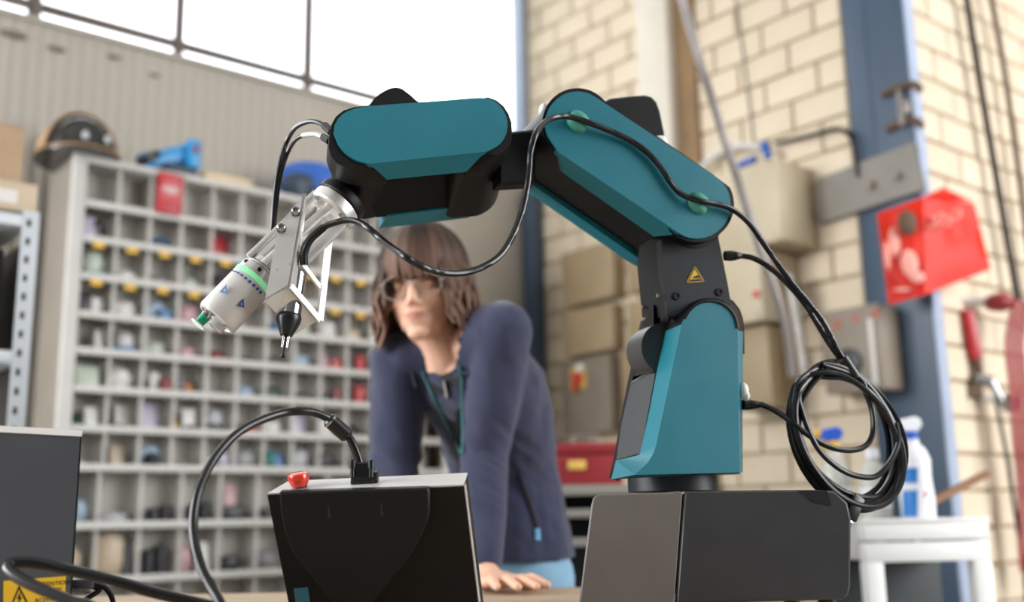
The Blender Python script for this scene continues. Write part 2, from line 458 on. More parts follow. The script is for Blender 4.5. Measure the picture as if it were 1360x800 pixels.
# shoulder cap: black rim behind the rounded top of the cheek
b = MB()
cap = [(989, 470), (988.5, 440), (987, 424), (983, 411.5), (974, 400), (963, 393), (951, 389.5), (937, 389), (924, 391.5), (910, 397.5), (898, 407), (889, 419), (884, 441), (878, 470)]
b.prism(polyp(cap, CD), -RA * 0.03)
sf, sb_ = polyp(face[3:15], -0.0005), polyp(back[3:15], CD)
b.add(sf + sb_, [(i, i + 1, 13 + i, 12 + i) for i in range(11)], True)
b.build('shoulder_cap', 'robot_black', robot)
# base core, rear cheek and the dark panel on the flank
b = MB()
core = [(984, 626), (984, 480), (975, 440), (950, 420), (900, 440), (886, 500), (868, 600), (850, 626)]
b.prism(polyp(core, CD - 0.012), -RA * (T - 0.07)); b.build('base_core', 'robot_black', robot)
b = MB()
b.prism(polyp([(839, 509), (820.5, 611), (814.5, 635), (983, 630), (980, 450), (950, 400), (890, 405), (857, 424)], -0.108), -RA * 0.016)
b.build('rear_cheek', 'robot_black', robot)
# flank panel spans between the cheeks
def flank(pts, offs, th, name, m):
    q = MB(); ps = [rp(x, y, o) for (x, y), o in zip(pts, offs)]
    n = (ps[1] - ps[0]).cross(ps[2] - ps[0]).normalized()
    if n.dot(CAM - ps[0]) < 0: n = -n
    q.loft([[p + n * 0 for p in ps], [p - n * th for p in ps]]); return q.build(name, m, robot)
flank([(871.5, 489.5), (850.5, 602.3), (818.5, 611), (824.6, 566.5), (837.4, 511)], [-0.052, -0.052, -0.095, -0.10, -0.105], 0.012, 'flank_panel', 'robot_dark')
flank([(868, 491), (837.4, 509.5), (838.6, 507.2), (872, 487.8)], [-0.052, -0.105, -0.105, -0.052], 0.004, 'panel_edge', 'box_taupe')
flank([(847, 605), (812.4, 636.6), (818.2, 611.8)], [-0.048, -0.105, -0.105], 0.010, 'flank_base', 'teal')
# grey joint drum between the cheeks
b = MB(); c = rp(884, 463, -0.05); b.cyl(c, c - RA * 0.05, 0.036, n=32); b.build('shoulder_drum', 'box_grey', robot)
b = MB(); b.prism([rp(868, 405, -0.05), rp(853, 430, -0.1), rp(842, 500, -0.1), rp(868, 494, -0.05)], Vector((0.012, 0.02, 0))); b.build('inner_shield', 'robot_black', robot)
# foot cylinder on the box
b = MB(); c = (rp(893, 634, -0.075) ); c0 = Vector((c.x, c.y, rp(893, 655, -0.075).z - 0.004))
b.cyl(c0 + Vector((0, 0, 0.006)), c + Vector((0, 0, 0.012)), 0.0605, n=48); b.build('foot_ring', 'robot_dark', robot)

# --- elbow bracket with the warning triangle
b = MB()
br = [(878, 318), (881, 360), (886, 418), (925, 425), (972, 412), (967, 380), (958, 335), (952, 306), (915, 300)]
b.prism(polyp(br, -0.022), -RA * 0.016)
b.build('bracket_plate', 'robot_dark', robot)
b = MB()
sd = [rp(879, 318, -0.022), rp(886.5, 422, -0.022), rp(853, 422, -0.095), rp(846, 352, -0.095), rp(850, 318, -0.095)]
b.prism(sd, Vector((0.012, 0.004, 0))); b.build('bracket_flank', 'robot_black', robot)
b = MB(); b.prism(polyp([(900, 330), (952, 330), (958, 400), (900, 405)], -0.04), -RA * 0.08); b.build('bracket_core', 'robot_black', robot)
for (x, y) in ((898.8, 393.5), (955.5, 388)):
    q = MB(); c = rp(x, y, -0.0215); q.lathe(c, RA, [(0, 0.0058), (0.0016, 0.0054), (0.0016, 0.0032), (0.0004, 0.003)], 14); q.build('screw', 'robot_black', robot)
for (x, y, o_) in ((877.5, 393, -0.03), (857.5, 408, -0.08)):
    q = MB(); c = rp(x, y, o_) + Vector((-0.002, 0, 0)); q.cyl(c, c + Vector((-0.003, -0.001, 0)), 0.003, n=10); q.build('screw', 'steel', robot)
# warning triangle
def rounded_tri(a, b_, c, k=0.12):
    out = []
    for p, q, r in ((c, a, b_), (a, b_, c), (b_, c, a)):
        p1 = q + (p - q) * k; p2 = q + (r - q) * k
        out += [p1, q * 0.55 + (p1 + p2) * 0.225, p2]
    return out
tri = [rp(922.5, 353.5, -0.0215), rp(936, 374.5, -0.0215), rp(911, 376, -0.0215)]
b = MB(); b.prism(rounded_tri(*tri), RA * 0.0006); warn = b.build('warning_triangle', 'warning_yellow', robot)
ct = sum(tri, Vector()) / 3
def tri_frame(s0, s1):
    q = MB(); A = [ct + (p - ct) * s0 + RA * 0.0007 for p in tri]; B = [ct + (p - ct) * s1 + RA * 0.0007 for p in tri]
    for i in range(3):
        j = (i + 1) % 3; q.prism([A[i], A[j], B[j], B[i]], RA * 0.0004)
    return q
tri_frame(0.86, 0.74).build('triangle_border', 'print_black', warn)
b = MB(); b.prism([rp(x, y, -0.0208) for x, y in ((916.5, 371.5), (930.5, 370.5), (931, 372.8), (924, 373.2), (917, 373.6))], RA * 0.0004)
b.prism([rp(x, y, -0.0208) for x, y in ((918.5, 369.5), (926, 365.5), (929, 367.5), (929, 369.6))], RA * 0.0004)
b.build('hand_symbol', 'print_black', warn)

# --- upper arm
c1, c2 = (767, 164), (925.5, 272)
d_ = Vector((c2[0] - c1[0], c2[1] - c1[1], 0)).normalized(); ang = math.degrees(math.atan2(d_.y, d_.x))   # about 34 degrees
A0, A1 = ang + 90, ang - 90
r1, r2 = 42.5, 45.0
up_face = arcpx(*c1, r1, ang + 122, ang + 270, 16) + arcpx(*c2, r2, ang - 90, ang + 76, 18) + [(904, 311)]
up_face = up_face + [(741.7, 202.3)]
b = MB()
n_ = len(up_face)
vs = polyp(up_face, 0.0) + [p - RA * 0.012 for p in polyp(up_face, 0.0)]
faces = [list(range(n_)), [n_ + i for i in range(n_)][::-1]] + [(i, (i + 1) % n_, n_ + (i + 1) % n_, n_ + i) for i in range(n_)]
b.add(vs, faces)
ch = [rp(741.7, 202.3, 0), rp(904, 311, 0), rp(868.4, 314.4, -0.024), rp(748, 230, -0.024)]
b.loft([ch, [p - RA * 0.012 + Vector((0, 0, 0.008)) for p in ch]])
up_cover = b.build('upper_arm_cover', 'teal', robot)
rim = arcpx(*c1, r1 + 4.5, ang + 105, ang + 285, 20) + arcpx(*c2, r2 + 0.5, ang - 95, ang - 70, 3)[:1] + arcpx(*c2, r2 + 4.5, ang - 62, ang + 110, 20)
b = MB()
rim0 = polyp(rim, -0.003); rim1 = [p - RA * (T - 0.02) for p in polyp(rim, 0.0)]
b.loft([rim0, rim1]); 
# recessed middle makes way for the covers; core drum ends
b.build('upper_arm_core', 'robot_black', robot)
b = MB()
rear = [(x + 0.0, y) for x, y in arcpx(*c1, r1 + 5, ang + 95, ang + 270, 14) + arcpx(*c2, r2 + 5, ang - 90, ang + 92, 14)]
rr0 = [p - RA * (T - 0.034) for p in polyp(rear)]; rr1 = [p - RA * T for p in polyp(rear)]
dn = (rp(800, 300) - rp(757.5, 363)).normalized()
b.loft([[p - dn * 0.004 for p in rr0], [p - dn * 0.002 for p in rr1]]); b.build('upper_arm_rear_cover', 'teal', robot)
# lower elbow drum under the arm's round end
b = MB(); c = rp(920, 285, -0.02); b.cyl(c, c - RA * 0.105, 0.0475, n=48); b.build('elbow_drum', 'robot_black', robot)
# motor cover on the far side, behind the upper end
b = MB()
mc = [(790, 140), (803, 133), (830, 130), (852, 128.6), (861, 131), (868, 138), (873, 151), (880, 184), (842, 250), (770, 200)]
b.slab([p - RA * 0.10 for p in polyp([(x + 46, y - 39) for x, y in mc])], -RA * 0.05, 0.004); b.build('motor_cover', 'robot_black', robot)
b = MB(); c = rp(876, 190, -0.05); b.ell(c, (0.012, 0.014, 0.010)); b.build('cable_clip', 'white_plastic', robot)['label'] = 'white putty clip on the far side'
b = MB(); c = rp(722, 150, -0.03); b.ell(c, (0.007, 0.012, 0.013)); b.build('cable_clip', 'white_plastic', robot)['label'] = 'white rounded blob at the upper end'  # plain white ellipsoid beside the arm's upper end
b = MB(); c = rp(987.5, 519, -0.02); b.ell(c, (0.007, 0.010, 0.011), n=14, m=8); b.ell(c + Vector((0.003, 0, -0.007)), (0.005, 0.008, 0.007)); b.build('cable_clip', 'white_plastic', robot)['label'] = 'white putty clip on the base edge'
def putty(x, y, r):
    q = MB(); c = rp(x, y, 0.0)
    X = (rp(x + 10, y + 8) - c).normalized(); Y = RA.cross(X)
    for s in (-1, 1):
        q.ell(c + Y * (s * r * 0.30) , (r, r * 0.66, r * 0.62), (X, Y, RA), 18, 10)
    o = q.build('cable_clip', 'mint_putty', robot); o['label'] = 'mint green putty clip holding the cable'; return o
putty(767.7, 161.7, 0.0155); putty(928, 270.5, 0.0155)

# --- forearm
FD = (rp(670, 165) - rp(445, 185)).normalized()            # along the forearm
TL = math.radians(17)
FN = (Matrix.Rotation(-TL, 3, FD) @ RA).normalized()
if FN.z < 0: FN = (Matrix.Rotation(TL, 3, FD) @ RA).normalized()
FP0 = rp(670, 180)
def fp(x, y, off=0.0): return pixplane(x, y, FP0 + FN * off, FN)
fa = [(443.3, 176), (444.5, 166), (448.8, 158), (455, 151.5), (463, 147), (474, 143.5), (485, 141.5), (520, 138.6), (557.5, 136), (600, 132.6), (630, 130), (640, 129.8), (648, 130.6), (656, 133.8), (663, 139), (668, 145.5), (671.8, 153), (674, 161), (674.3, 168), (673, 176), (670, 183), (665.5, 189), (659.5, 194), (652, 198), (644.6, 201.7), (490.5, 217.6), (474, 213.5), (464, 207.5), (456, 200.5), (449, 191)]
b = MB()
vs = [fp(x, y) for x, y in fa]; n_ = len(fa)
b.loft([vs, [p - FN * 0.012 for p in vs]])
chm = [fp(490.5, 217.6), fp(644.6, 201.7), fp(619.2, 228.5, -0.03), fp(514, 238.7, -0.03)]
b.loft([chm, [p - FN * 0.012 + Vector((0, 0, 0.008)) for p in chm]])
b.build('forearm_cover', 'teal', robot)
rimf = [(436.5, 196), (437.5, 180), (440, 166), (446, 155), (456, 147), (470, 142.5), (486, 140.5), (557, 135.5), (632, 128.5), (648, 128.8), (660, 133.5), (669, 141), (675.5, 151), (679.3, 163), (680, 178), (678, 190), (672, 199), (664, 205.5), (655, 210), (620, 211), (520, 222), (497, 232), (478, 232), (462, 226), (448, 217), (440, 208)]
b = MB()
lc0 = [(492, 140), (480, 141), (470, 142.5), (456, 147), (446, 155), (440, 166), (437.5, 180), (436.5, 196), (440, 208), (448, 217), (462, 224), (477, 221), (490.5, 217.6)]
lc1 = [(505, 141), (485, 143), (470, 145), (456, 150), (446, 158), (440, 170), (436, 186), (434.5, 206), (439, 220), (448, 229.5), (462, 237), (485, 240.5), (514, 238.7)]
b.loft([[fp(x, y, -0.003) for x, y in lc0], [fp(x, y, -0.03) for x, y in lc1], [fp(x, y, -0.03) - FN * 0.012 for x, y in lc1]], smooth=True)
b.build('forearm_end_cap', 'robot_black', robot)
b = MB()
rc0 = [(640, 131), (648, 128.8), (660, 133.5), (669, 141), (675.5, 151), (679.3, 163), (680, 178), (678, 190), (672, 199), (664, 205), (655, 206), (644.6, 201.7)]
rc1 = [(630, 140), (646, 134), (659, 139), (668, 147), (674.5, 157), (678.5, 170), (679.5, 188), (677.5, 201), (672, 211), (662, 219), (645, 227), (619.2, 228.5)]
b.loft([[fp(x, y, -0.003) for x, y in rc0], [fp(x, y, -0.03) for x, y in rc1], [fp(x, y, -0.03) - FN * 0.012 for x, y in rc1]], smooth=True)
b.build('forearm_rim', 'robot_black', robot)
b = MB()
body = [(560, 140), (632, 131), (648, 131), (660, 136), (669, 144), (675.5, 154), (679.3, 168), (679.5, 182), (677, 192), (671, 201), (663, 207.5), (650, 212), (632, 213), (612, 215), (560, 200)]
body = dense([(600, 150), (632, 137), (648, 136), (660, 141), (669, 149), (675, 159), (678.5, 172), (679, 186), (677, 198), (671, 208), (663, 215), (650, 221), (632, 222), (612, 222), (600, 200)])
b0 = [fp(x, y, -0.028) for x, y in body]
b1 = [fp(x - 17, y + 66, -0.135) for x, y in body]
b2 = [fp(600 + (x - 600) * 0.93 - 17, 180 + (y - 180) * 0.93 + 68, -0.141) for x, y in body]
b.loft([b0, b1, b2]); b.build('elbow_side_body', 'robot_black', robot)
b = MB()
mid = [(470, 160), (560, 142), (640, 136), (640, 196), (560, 204), (480, 210)]
m0 = [fp(x, y, -0.04) for x, y in mid]
m1 = [fp(x, y, -T + 0.028) for x, y in ((480, 200), (560, 190), (650, 185), (650, 270), (600, 276), (500, 289))]
b.loft([m0, m1]); b.build('forearm_core', 'robot_black', robot)
# wrist drum under the left end
b = MB(); cq = lambda cx, cy, r, o: [fp(cx + r * math.cos(2 * math.pi * k / 48), cy + r * 0.95 * math.sin(2 * math.pi * k / 48), o) for k in range(48)]
b.loft([cq(479, 201, 39, -0.045), cq(479.5, 203, 42.5, -0.047), cq(484, 251, 42, -0.135), cq(484.5, 253, 38, -0.139)]); b.build('wrist_drum', 'robot_black', robot)
b = MB()
q0 = [fp(x, y, -T + 0.03) for x, y in ((514, 287.6), (600, 276.5), (640, 262), (640, 215), (514, 225))]
q1 = [fp(x, y, -T) for x, y in ((503, 303.5), (622, 289.6), (650, 272), (650, 215), (503, 225))]
b.loft([q0, q1]); b.build('forearm_rear_cover', 'teal', robot)
# dark cap above the far cover
b = MB()
cap = [(470, 160), (489, 141), (500, 128), (510.4, 120.8), (521, 116.5), (532, 117), (541, 123), (551, 132), (560, 150)]
b.loft([[fp(x, y, -0.05) for x, y in dense(cap)], [fp(x, y, -0.05) - FN * 0.05 for x, y in dense(cap)]], smooth=False); b.build('wrist_motor_cap', 'robot_black', robot)
# neck block between forearm and elbow
b = MB()
nk = [(662, 176), (680, 174), (712, 171), (712, 243), (690, 244), (662, 246)]
b.slab(polyp(nk, -0.03), -RA * 0.03, 0.004); b.build('elbow_neck', 'robot_black', robot)
# ------------------------------------------------------------------ tool on the wrist flange (parts of the robot arm)
GP = fp(452, 268, -0.085)                                  # centre of the flange
GA = (rp(296, 425, 0.03) - rp(450, 268, 0.0)); 
_g1 = pix(452, 268, GP.y); _g2 = pix(297, 432, GP.y - 0.05); GA = (_g2 - _g1).normalized()
GX = GA.cross(Vector((0, 1, 0))).normalized(); GY = GA.cross(GX).normalized()
if GY.y > 0: GY = -GY                                       # towards the viewer
if GX.x < 0: GX = -GX                                       # to the lower right
def gp(px, py, off=0.0):                                    # point in the tool's mid plane (off: towards the viewer)
    return pixplane(px, py, GP + GY * off, GY)
def along(t): return GP + GA * t
PXM = GP.y / FPX                                            # metres per pixel at the tool
L0 = (gp(338, 348) - GP).dot(GA); 
b = MB(); b.lathe(along(-0.010), GA, [(0, 0.032), (0.004, 0.034), (0.012, 0.034), (0.014, 0.032)], 40); b.build('flange_ring', 'robot_black', robot)
b = MB(); b.lathe(along(0.005), GA, [(0, 0.0325), (0.002, 0.033), (0.013, 0.033), (0.015, 0.0315), (0.015, 0.022), (0.010, 0.0215)], 40); flange = b.build('tool_flange', 'aluminium_bright', robot)
for k in range(4):
    a = math.pi / 4 + k * math.pi / 2
    q = MB(); c = along(0.019) + GX * (0.027 * math.cos(a)) + GY * (0.027 * math.sin(a)); q.cyl(c, c + GA * 0.004, 0.0035, n=10); q.build('bolt', 'steel', flange)
def bar(x0, y0, x1, y1, w, off, name='spacer_bar'):
    p0, p1 = gp(x0, y0, off), gp(x1, y1, off); d = p1 - p0
    q = MB(); q.box((p0 + p1) / 2, (w, w, d.length), (GX, GY, d.normalized()), 0.0012); return q.build(name, 'aluminium_bright', robot)
bar(420, 256, 330, 342, 0.008, 0.012); bar(441, 272, 350, 352, 0.0105, 0.016); bar(458, 294, 366, 383, 0.013, 0.0); bar(428, 262, 340, 344, 0.010, -0.02)
# gripper: collar, lamp ring, body
gc = lambda x, y: (gp(x, y) - GP).dot(GA)
def off_axis(x, y): return (gp(x, y) - GP).dot(GX)
tC0, tC1, tL, tB1 = gc(347, 347), gc(331, 362), gc(331.5, 371.5), gc(292, 424)
AX_OFF = off_axis(312, 398)
def ga(t): return GP + GA * t + GX * AX_OFF
RG = 0.0262
b = MB()
b.lathe(ga(tC0 - 0.002), GA, [(0, RG - 0.008), (0.0015, RG - 0.006), (0.008, RG - 0.006), (0.0085, RG - 0.0075), (0.0095, RG - 0.0075), (0.010, RG - 0.004), (0.013, RG - 0.004), (0.0135, RG - 0.0052), (0.0145, RG - 0.0052), (0.015, RG - 0.0006), (tL - tC0 - 0.002, RG - 0.0003)], 48)
grip = b.build('gripper_collar', 'aluminium', robot)
b = MB(); b.lathe(ga(tL - 0.004), GA, [(0, RG + 0.0002), (0.0005, RG + 0.0008), (0.0065, RG + 0.0008), (0.007, RG)], 48); b.build('lamp_ring', 'led_green', robot)['label'] = 'glowing green status ring'
b = MB()
L_ = tB1 - tL
b.lathe(ga(tL + 0.003), GA, [(0, RG), (0.001, RG + 0.0004), (L_ - 0.004, RG + 0.0010), (L_, RG - 0.001), (L_ + 0.0006, RG - 0.004), (L_ - 0.001, RG - 0.0045), (L_ - 0.001, 0.001)], 48)
gbody = b.build('gripper_body', 'grip_white', robot); gbody['label'] = 'pale grey gripper body with two blue triangles'
def on_body(t, ang, r=RG + 0.0012): return ga(t) + GX * (r * math.sin(ang)) + GY * (r * math.cos(ang))
def ang_of(px, py):
    s = off_axis(px, py) - AX_OFF; return math.asin(max(-0.95, min(0.95, s / (RG + 0.001))))
def tri_mark(cx, cy):
    a0 = ang_of(cx, cy); t0 = gc(cx, cy); q = MB()
    pts = [pixplane(cx + dx, cy + dy, on_body(t0, a0), GX * math.sin(a0) + GY * math.cos(a0)) for dx, dy in ((-6.5, 3.2), (3.4, 6.0), (2.6, -6.6))]
    n = (GX * math.sin(a0) + GY * math.cos(a0)); c = sum(pts, Vector()) / 3
    O = [p + n * 0.0002 for p in pts]; I = [c + (p - c) * 0.36 + n * 0.0002 for p in pts]
    for i in range(3):
        j = (i + 1) % 3; q.prism([O[i], O[j], I[j], I[i]], n * 0.0004)
    q.build('triangle_mark', 'print_blue', gbody)
tri_mark(298.5, 385); tri_mark(321, 403)
q = MB()
for k in range(9):
    a_ = ang_of(312, 366) + (ang_of(346, 396) - ang_of(312, 366)) * k / 8.0
    w = 0.0008 + 0.0011 * (k / 8.0); tt = tL + 0.0085
    P_ = [on_body(tt - w, a_ - 0.068), on_body(tt - w, a_ + 0.068), on_body(tt + w, a_ + 0.068), on_body(tt + w, a_ - 0.068)]
    q.prism(P_, (GX * math.sin(a_) + GY * math.cos(a_)) * 0.0004)
sc_ = q.build('scale_marks', 'print_blue', gbody); sc_['kind'] = 'stuff'
for a_ in (-0.75, 0.2):
    q = MB(); c = on_body(tL - 0.011, a_, RG - 0.0005); n = GX * math.sin(a_) + GY * math.cos(a_); q.lathe(c, n, [(0, 0.0028), (0.001, 0.0027), (0.001, 0.0015), (0, 0.0013)], 12); q.build('screw', 'robot_dark', grip)
# air fitting and sensor block under the body
b = MB()
fb = ga(tB1 + 0.002) - GX * 0.010 + GY * 0.006
b.lathe(fb, GA, [(0, 0.0052), (0.004, 0.0052), (0.004, 0.0066), (0.008, 0.0066)], 18); b.build('fitting_nut', 'steel', robot)
b = MB(); b.lathe(fb + GA * 0.008, GA, [(0, 0.0064), (0.010, 0.0058), (0.012, 0.0072)], 18); b.build('air_fitting', 'fitting_green', robot)
b = MB(); b.lathe(fb + GA * 0.0195, GA, [(0, 0.0075), (0.0006, 0.0098), (0.0018, 0.0098), (0.002, 0.004)], 20); b.build('fitting_seal', 'seal_white', robot)
b = MB(); b.box(ga(tB1 + 0.006) + GX * 0.009 + GY * 0.006, (0.017, 0.014, 0.016), (GX, GY, GA), 0.001); b.build('sensor_block', 'aluminium', robot)
# bent-sheet bracket with the screwdriver
BO = 0.034                                                  # the front plate stands before the tool axis
bp_ = [(406, 257), (370.5, 298), (351.5, 399.5), (385, 380.5), (404.8, 272)]
pl = [gp(x, y, BO) for x, y in bp_]
b = MB(); b.prism(pl, -GY * 0.003); bplate = b.build('bracket_plate', 'aluminium_bright', robot)
pe = [gp(406, 257, BO), gp(385, 380.5, BO)]
b = MB()
fl = [gp(405.5, 258, BO), gp(385, 380.5, BO), gp(392.5, 386, BO - 0.012), gp(406.8, 276, BO - 0.012)]
b.prism(fl, -GX * 0.003); b.build('bracket_flange', 'aluminium', robot)
for (x, y) in ((393, 283), (374, 305)):
    q = MB(); c = gp(x, y, BO); q.lathe(c, GY, [(0, 0.0062), (0.002, 0.0062), (0.002, 0.0048), (0.009, 0.0048), (0.0095, 0.0042), (0.0095, 0.0024), (0.006, 0.002)], 16); q.build('bolt', 'steel', robot)
for (x, y) in ((368, 358), (385, 351), (361, 392), (381, 383)):
    q = MB(); c = gp(x, y, BO); q.lathe(c, GY, [(0, 0.0017), (0.0004, 0.0015)], 10); q.build('rivet', 'aluminium', robot)
# floor of the bracket: a plate through which the screwdriver passes
B0, B1 = gp(351.5, 399.5, BO), gp(385, 380.5, BO)
B2, B3 = gp(423.5, 425.5, -0.012), gp(397, 431, -0.012)
b = MB(); b.prism([B0, B1, B2, B0 + (B2 - B1)], Vector((0, 0, 0.0028))); b.build('bracket_floor', 'aluminium', robot)
# side frame: three strips round two openings
def strip(p, q_, w, th=0.003):
    d = (q_ - p); n = (B2 - B1).cross(Vector((0, 0, 1))).normalized(); s = d.normalized().cross(n)
    k = MB(); k.prism([p + s * w / 2, q_ + s * w / 2, q_ - s * w / 2, p - s * w / 2], n * th); return k
T0 = gp(436.5, 316, -0.012); M0 = gp(400, 351, BO - 0.012); M1 = gp(426.5, 385, -0.012)
fr_ = MB()
for p, q_, w in ((B1, B2, 0.0075), (B2, T0, 0.010), (M0, M1, 0.006)):
    k = strip(p, q_, w); fr_.add(k.v, k.f)
fr_.build('side_frame', 'aluminium_bright', robot)
# screwdriver
DT = gp(387, 401, 0.006); DB = gp(376, 473, 0.006); DA = (DB - DT).normalized(); DL = (DB - DT).length
b = MB(); b.lathe(DT - DA * 0.045, DA, [(0, 0.012), (0.003, 0.0142), (0.068, 0.0142), (0.069, 0.0125)], 32); b.build('driver_barrel', 'steel', robot)
b = MB(); b.lathe(DT + DA * 0.018, DA, [(0, 0.0145), (0.003, 0.0155), (0.008, 0.0150), (0.017, 0.0115), (0.024, 0.0085), (0.0265, 0.0075), (0.027, 0.005)], 32); b.build('driver_nose', 'black_plastic', robot)
for s in (-1, 1):
    q = MB(); c = DT + DA * 0.043 + DA.cross(GY).normalized() * (s * 0.0028); q.cyl(c, c + DA * 0.017, 0.0018, 0.0014, n=10); q.build('driver_pin', 'steel', robot)
b = MB(); b.cyl(DT + DA * 0.043, DB, 0.0016, 0.0013, n=10); b.ell(DB, (0.0035, 0.0035, 0.003), n=12, m=8); b.build('driver_bit', 'black_plastic', robot)
# ------------------------------------------------------------------ table and the boxes on it
mat('table_wood', 'B49E84', 0.55, var=0.18, scale=6, stretch=(0.6, 8, 8))
mat('steel_dark', '3A3A3C', 0.4, metal=0.5, var=0.1)
mat('ctrl_grey', '4C4F55', 0.4, var=0.05, scale=10, bump=0.04, bscale=800)
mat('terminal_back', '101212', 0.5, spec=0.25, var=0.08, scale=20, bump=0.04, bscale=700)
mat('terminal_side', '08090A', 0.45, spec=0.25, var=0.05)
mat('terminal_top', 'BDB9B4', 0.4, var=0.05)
mat('stop_red', 'D8341F', 0.25, var=0.05, coat=0.5)
mat('trim_lit_white', 'F2F2F0', 0.35, metal=0.0, var=0.03)  # silver edge coloured near-white so that it looks lit
mat('teal_label', '2A6478', 0.5, var=0.05)
TZ = 0.795
table = thing('work_table', 'long wooden work table under the robot arm and its boxes', 'table', (0.0, 1.35, 0.0))
b = MB(); b.box((-0.42, 1.285, TZ - 0.018), (1.66, 1.43, 0.036), None, 0.003); b.build('table_top', 'table_wood', table)
for x in (-1.15, 0.3):
    for y in (0.68, 1.9):
        q = MB(); q.box((x, y, (TZ - 0.036) / 2), (0.05, 0.05, TZ - 0.036), None, 0.004); q.build('leg', 'steel_dark', table)
for y in (0.68, 1.9):
    q = MB(); q.box((-0.42, y, TZ - 0.07), (1.4, 0.03, 0.06)); q.build('apron', 'steel_dark', table)

# --- grey control box carrying the robot
cbox = thing('control_box', 'grey sheet-metal control box carrying the robot arm', 'box', (0.36, 1.42, TZ))
BP = pix(905, 720, 1.365)
BT = math.radians(7)
BN = Vector((0.02, -math.cos(BT), math.sin(BT))).normalized()  # front leans back a little
def bx_(px, py, off=0.0): return pixplane(px, py, BP + BN * off, BN)
def vert_from(p, z): return Vector((p.x, p.y, z))
zt = bx_(905, 653).z
left = [(773.5, 800), (770, 797), (771, 790), (786, 670), (788.5, 662), (795, 657), (799, 656), (801, 657.5), (895, 655), (897, 653), (904, 653), (907, 656), (896.5, 800)]
left = [(769.5, 802), (786, 670), (788.5, 661), (795, 656.5), (800, 655.8), (801, 657), (893, 655), (895, 653), (903, 652.7), (906.5, 655), (895.5, 802)]
b = MB(); b.slab([bx_(x, y) for x, y in left], -BN * 0.012, 0.0015); b.build('left_panel', 'box_taupe', cbox)
rt = [(897.5, 802), (908.5, 655), (911, 652.5), (1000, 651), (1080, 650.5), (1108, 652), (1126, 668), (1131, 690), (1130, 780), (1127, 791), (1121, 796)]
b = MB()
ro = [bx_(x, y, 0.0) for x, y in rt]
b.loft([inset(ro, BN, 0.003), [p - BN * 0.003 for p in ro], [p - BN * 0.012 for p in ro]]); b.build('right_panel', 'box_grey', cbox)
b = MB()
pf = [bx_(x, y, -0.008) for x, y in ((775, 800), (790, 660), (1000, 655), (1112, 657), (1124, 672), (1126, 780), (1118, 794))]
bk = [Vector((p.x + (0.05 if p.x < 0.2 else 0.0), 1.60, max(p.z - 0.004, TZ + 0.03))) for p in pf]
b.loft([[Vector((p.x, p.y, max(p.z, TZ + 0.03))) for p in pf], bk]); b.build('box_body', 'box_grey', cbox)
b = MB(); p0 = bx_(1098, 664); b.prism([bx_(x, y, 0.0006) for x, y in ((1060, 652), (1098, 652), (1104, 672), (1080, 668))], -BN * 0.002); b.build('panel_notch', 'robot_dark', cbox)
for (x, y) in ((-0.0, 0), (1, 0), (0, 1), (1, 1)):
    px = bx_(800, 790).x + 0.02 if x == 0 else bx_(1110, 790).x - 0.0
    q = MB(); q.cyl((px, 1.40 + 0.18 * y, TZ), (px, 1.40 + 0.18 * y, TZ + 0.034), 0.012, n=16); q.build('foot', 'black_plastic', cbox)

# --- black terminal with its back to the viewer
term = thing('terminal', 'black slanted operator terminal with a red stop button', 'terminal', (-0.19, 1.22, TZ))
TT = math.radians(15)
TN = Vector((-0.03, -math.cos(TT), -math.sin(TT))).normalized()
TP = pix(480, 650, 1.19)
def tp(px, py, off=0.0): return pixplane(px, py, TP + TN * off, TN)
TUP = Vector((0, -math.sin(TT), math.cos(TT))); TUP = (TUP - TN * TUP.dot(TN)).normalized()
def lowz(p, z):                                              # slide down the back plane to height z
    return p - TUP * ((p.z - z) / TUP.z)
bl0, br0 = tp(355, 658), tp(616, 646.5)
dl = (tp(383, 800) - bl0); dr = (tp(635, 800) - br0)
bl1 = bl0 + dl * ((bl0.z - TZ - 0.004) / -dl.z); br1 = br0 + dr * ((br0.z - TZ - 0.004) / -dr.z)
TH = 0.060
b = MB(); b.loft([[bl0, br0, br1, bl1], [p - TN * TH + Vector((0, 0, 0.0)) for p in (bl0 + Vector((0.006, 0, 0)), br0, br1, bl1)]]); b.build('case', 'terminal_side', term)
b = MB()
t0 = [bl0 + TUP * 0.0006, br0 + TUP * 0.0006, br0 + TUP * 0.0006 - TN * (TH - 0.002), bl0 + TUP * 0.0006 - TN * (TH - 0.002) + Vector((0.010, 0, 0))]
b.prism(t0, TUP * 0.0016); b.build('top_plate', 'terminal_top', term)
sh = [(371.5, 654), (568, 648.5), (570.5, 652), (570.5, 680), (568, 694), (560, 712), (548, 735), (497, 800), (480, 822), (455, 822), (440, 800), (402, 752), (388, 733), (379, 710), (373, 685), (371, 660)]
b = MB()
so = [lowz(tp(x, y, 0.010), TZ + 0.005) if tp(x, y, 0.010).z < TZ + 0.005 else tp(x, y, 0.010) for x, y in sh]
b.loft([inset(so, TN, 0.002), [p - TN * 0.002 for p in so], [p - TN * 0.011 for p in so]]); b.build('back_cover', 'terminal_back', term)
for x, y in ((437, 682), (507, 679)):
    q = MB(); c = tp(x, y, 0.0101)
    q.cyl(c - TUP * 0.003, c - TUP * 0.003 + TN * 0.0004, 0.0022, n=12); q.box(c + TUP * 0.003, (0.002, 0.0008, 0.011), (Vector((1, 0, 0)), TN, TUP)); q.build('keyhole_slot', 'print_black', term)
b = MB(); b.prism([tp(x, y, 0.0004) for x, y in ((611, 640), (616.5, 641), (620, 650), (613, 652))], TN * 0.001)
rs = [br0, br0 + (br1 - br0) * 1.0, br1 - TN * 0.012, br0 - TN * 0.012]
b = MB(); b.prism([p + Vector((0.0003, 0, 0)) for p in rs], Vector((0.0012, 0, 0))); b.build('side_edge', 'terminal_top', term)
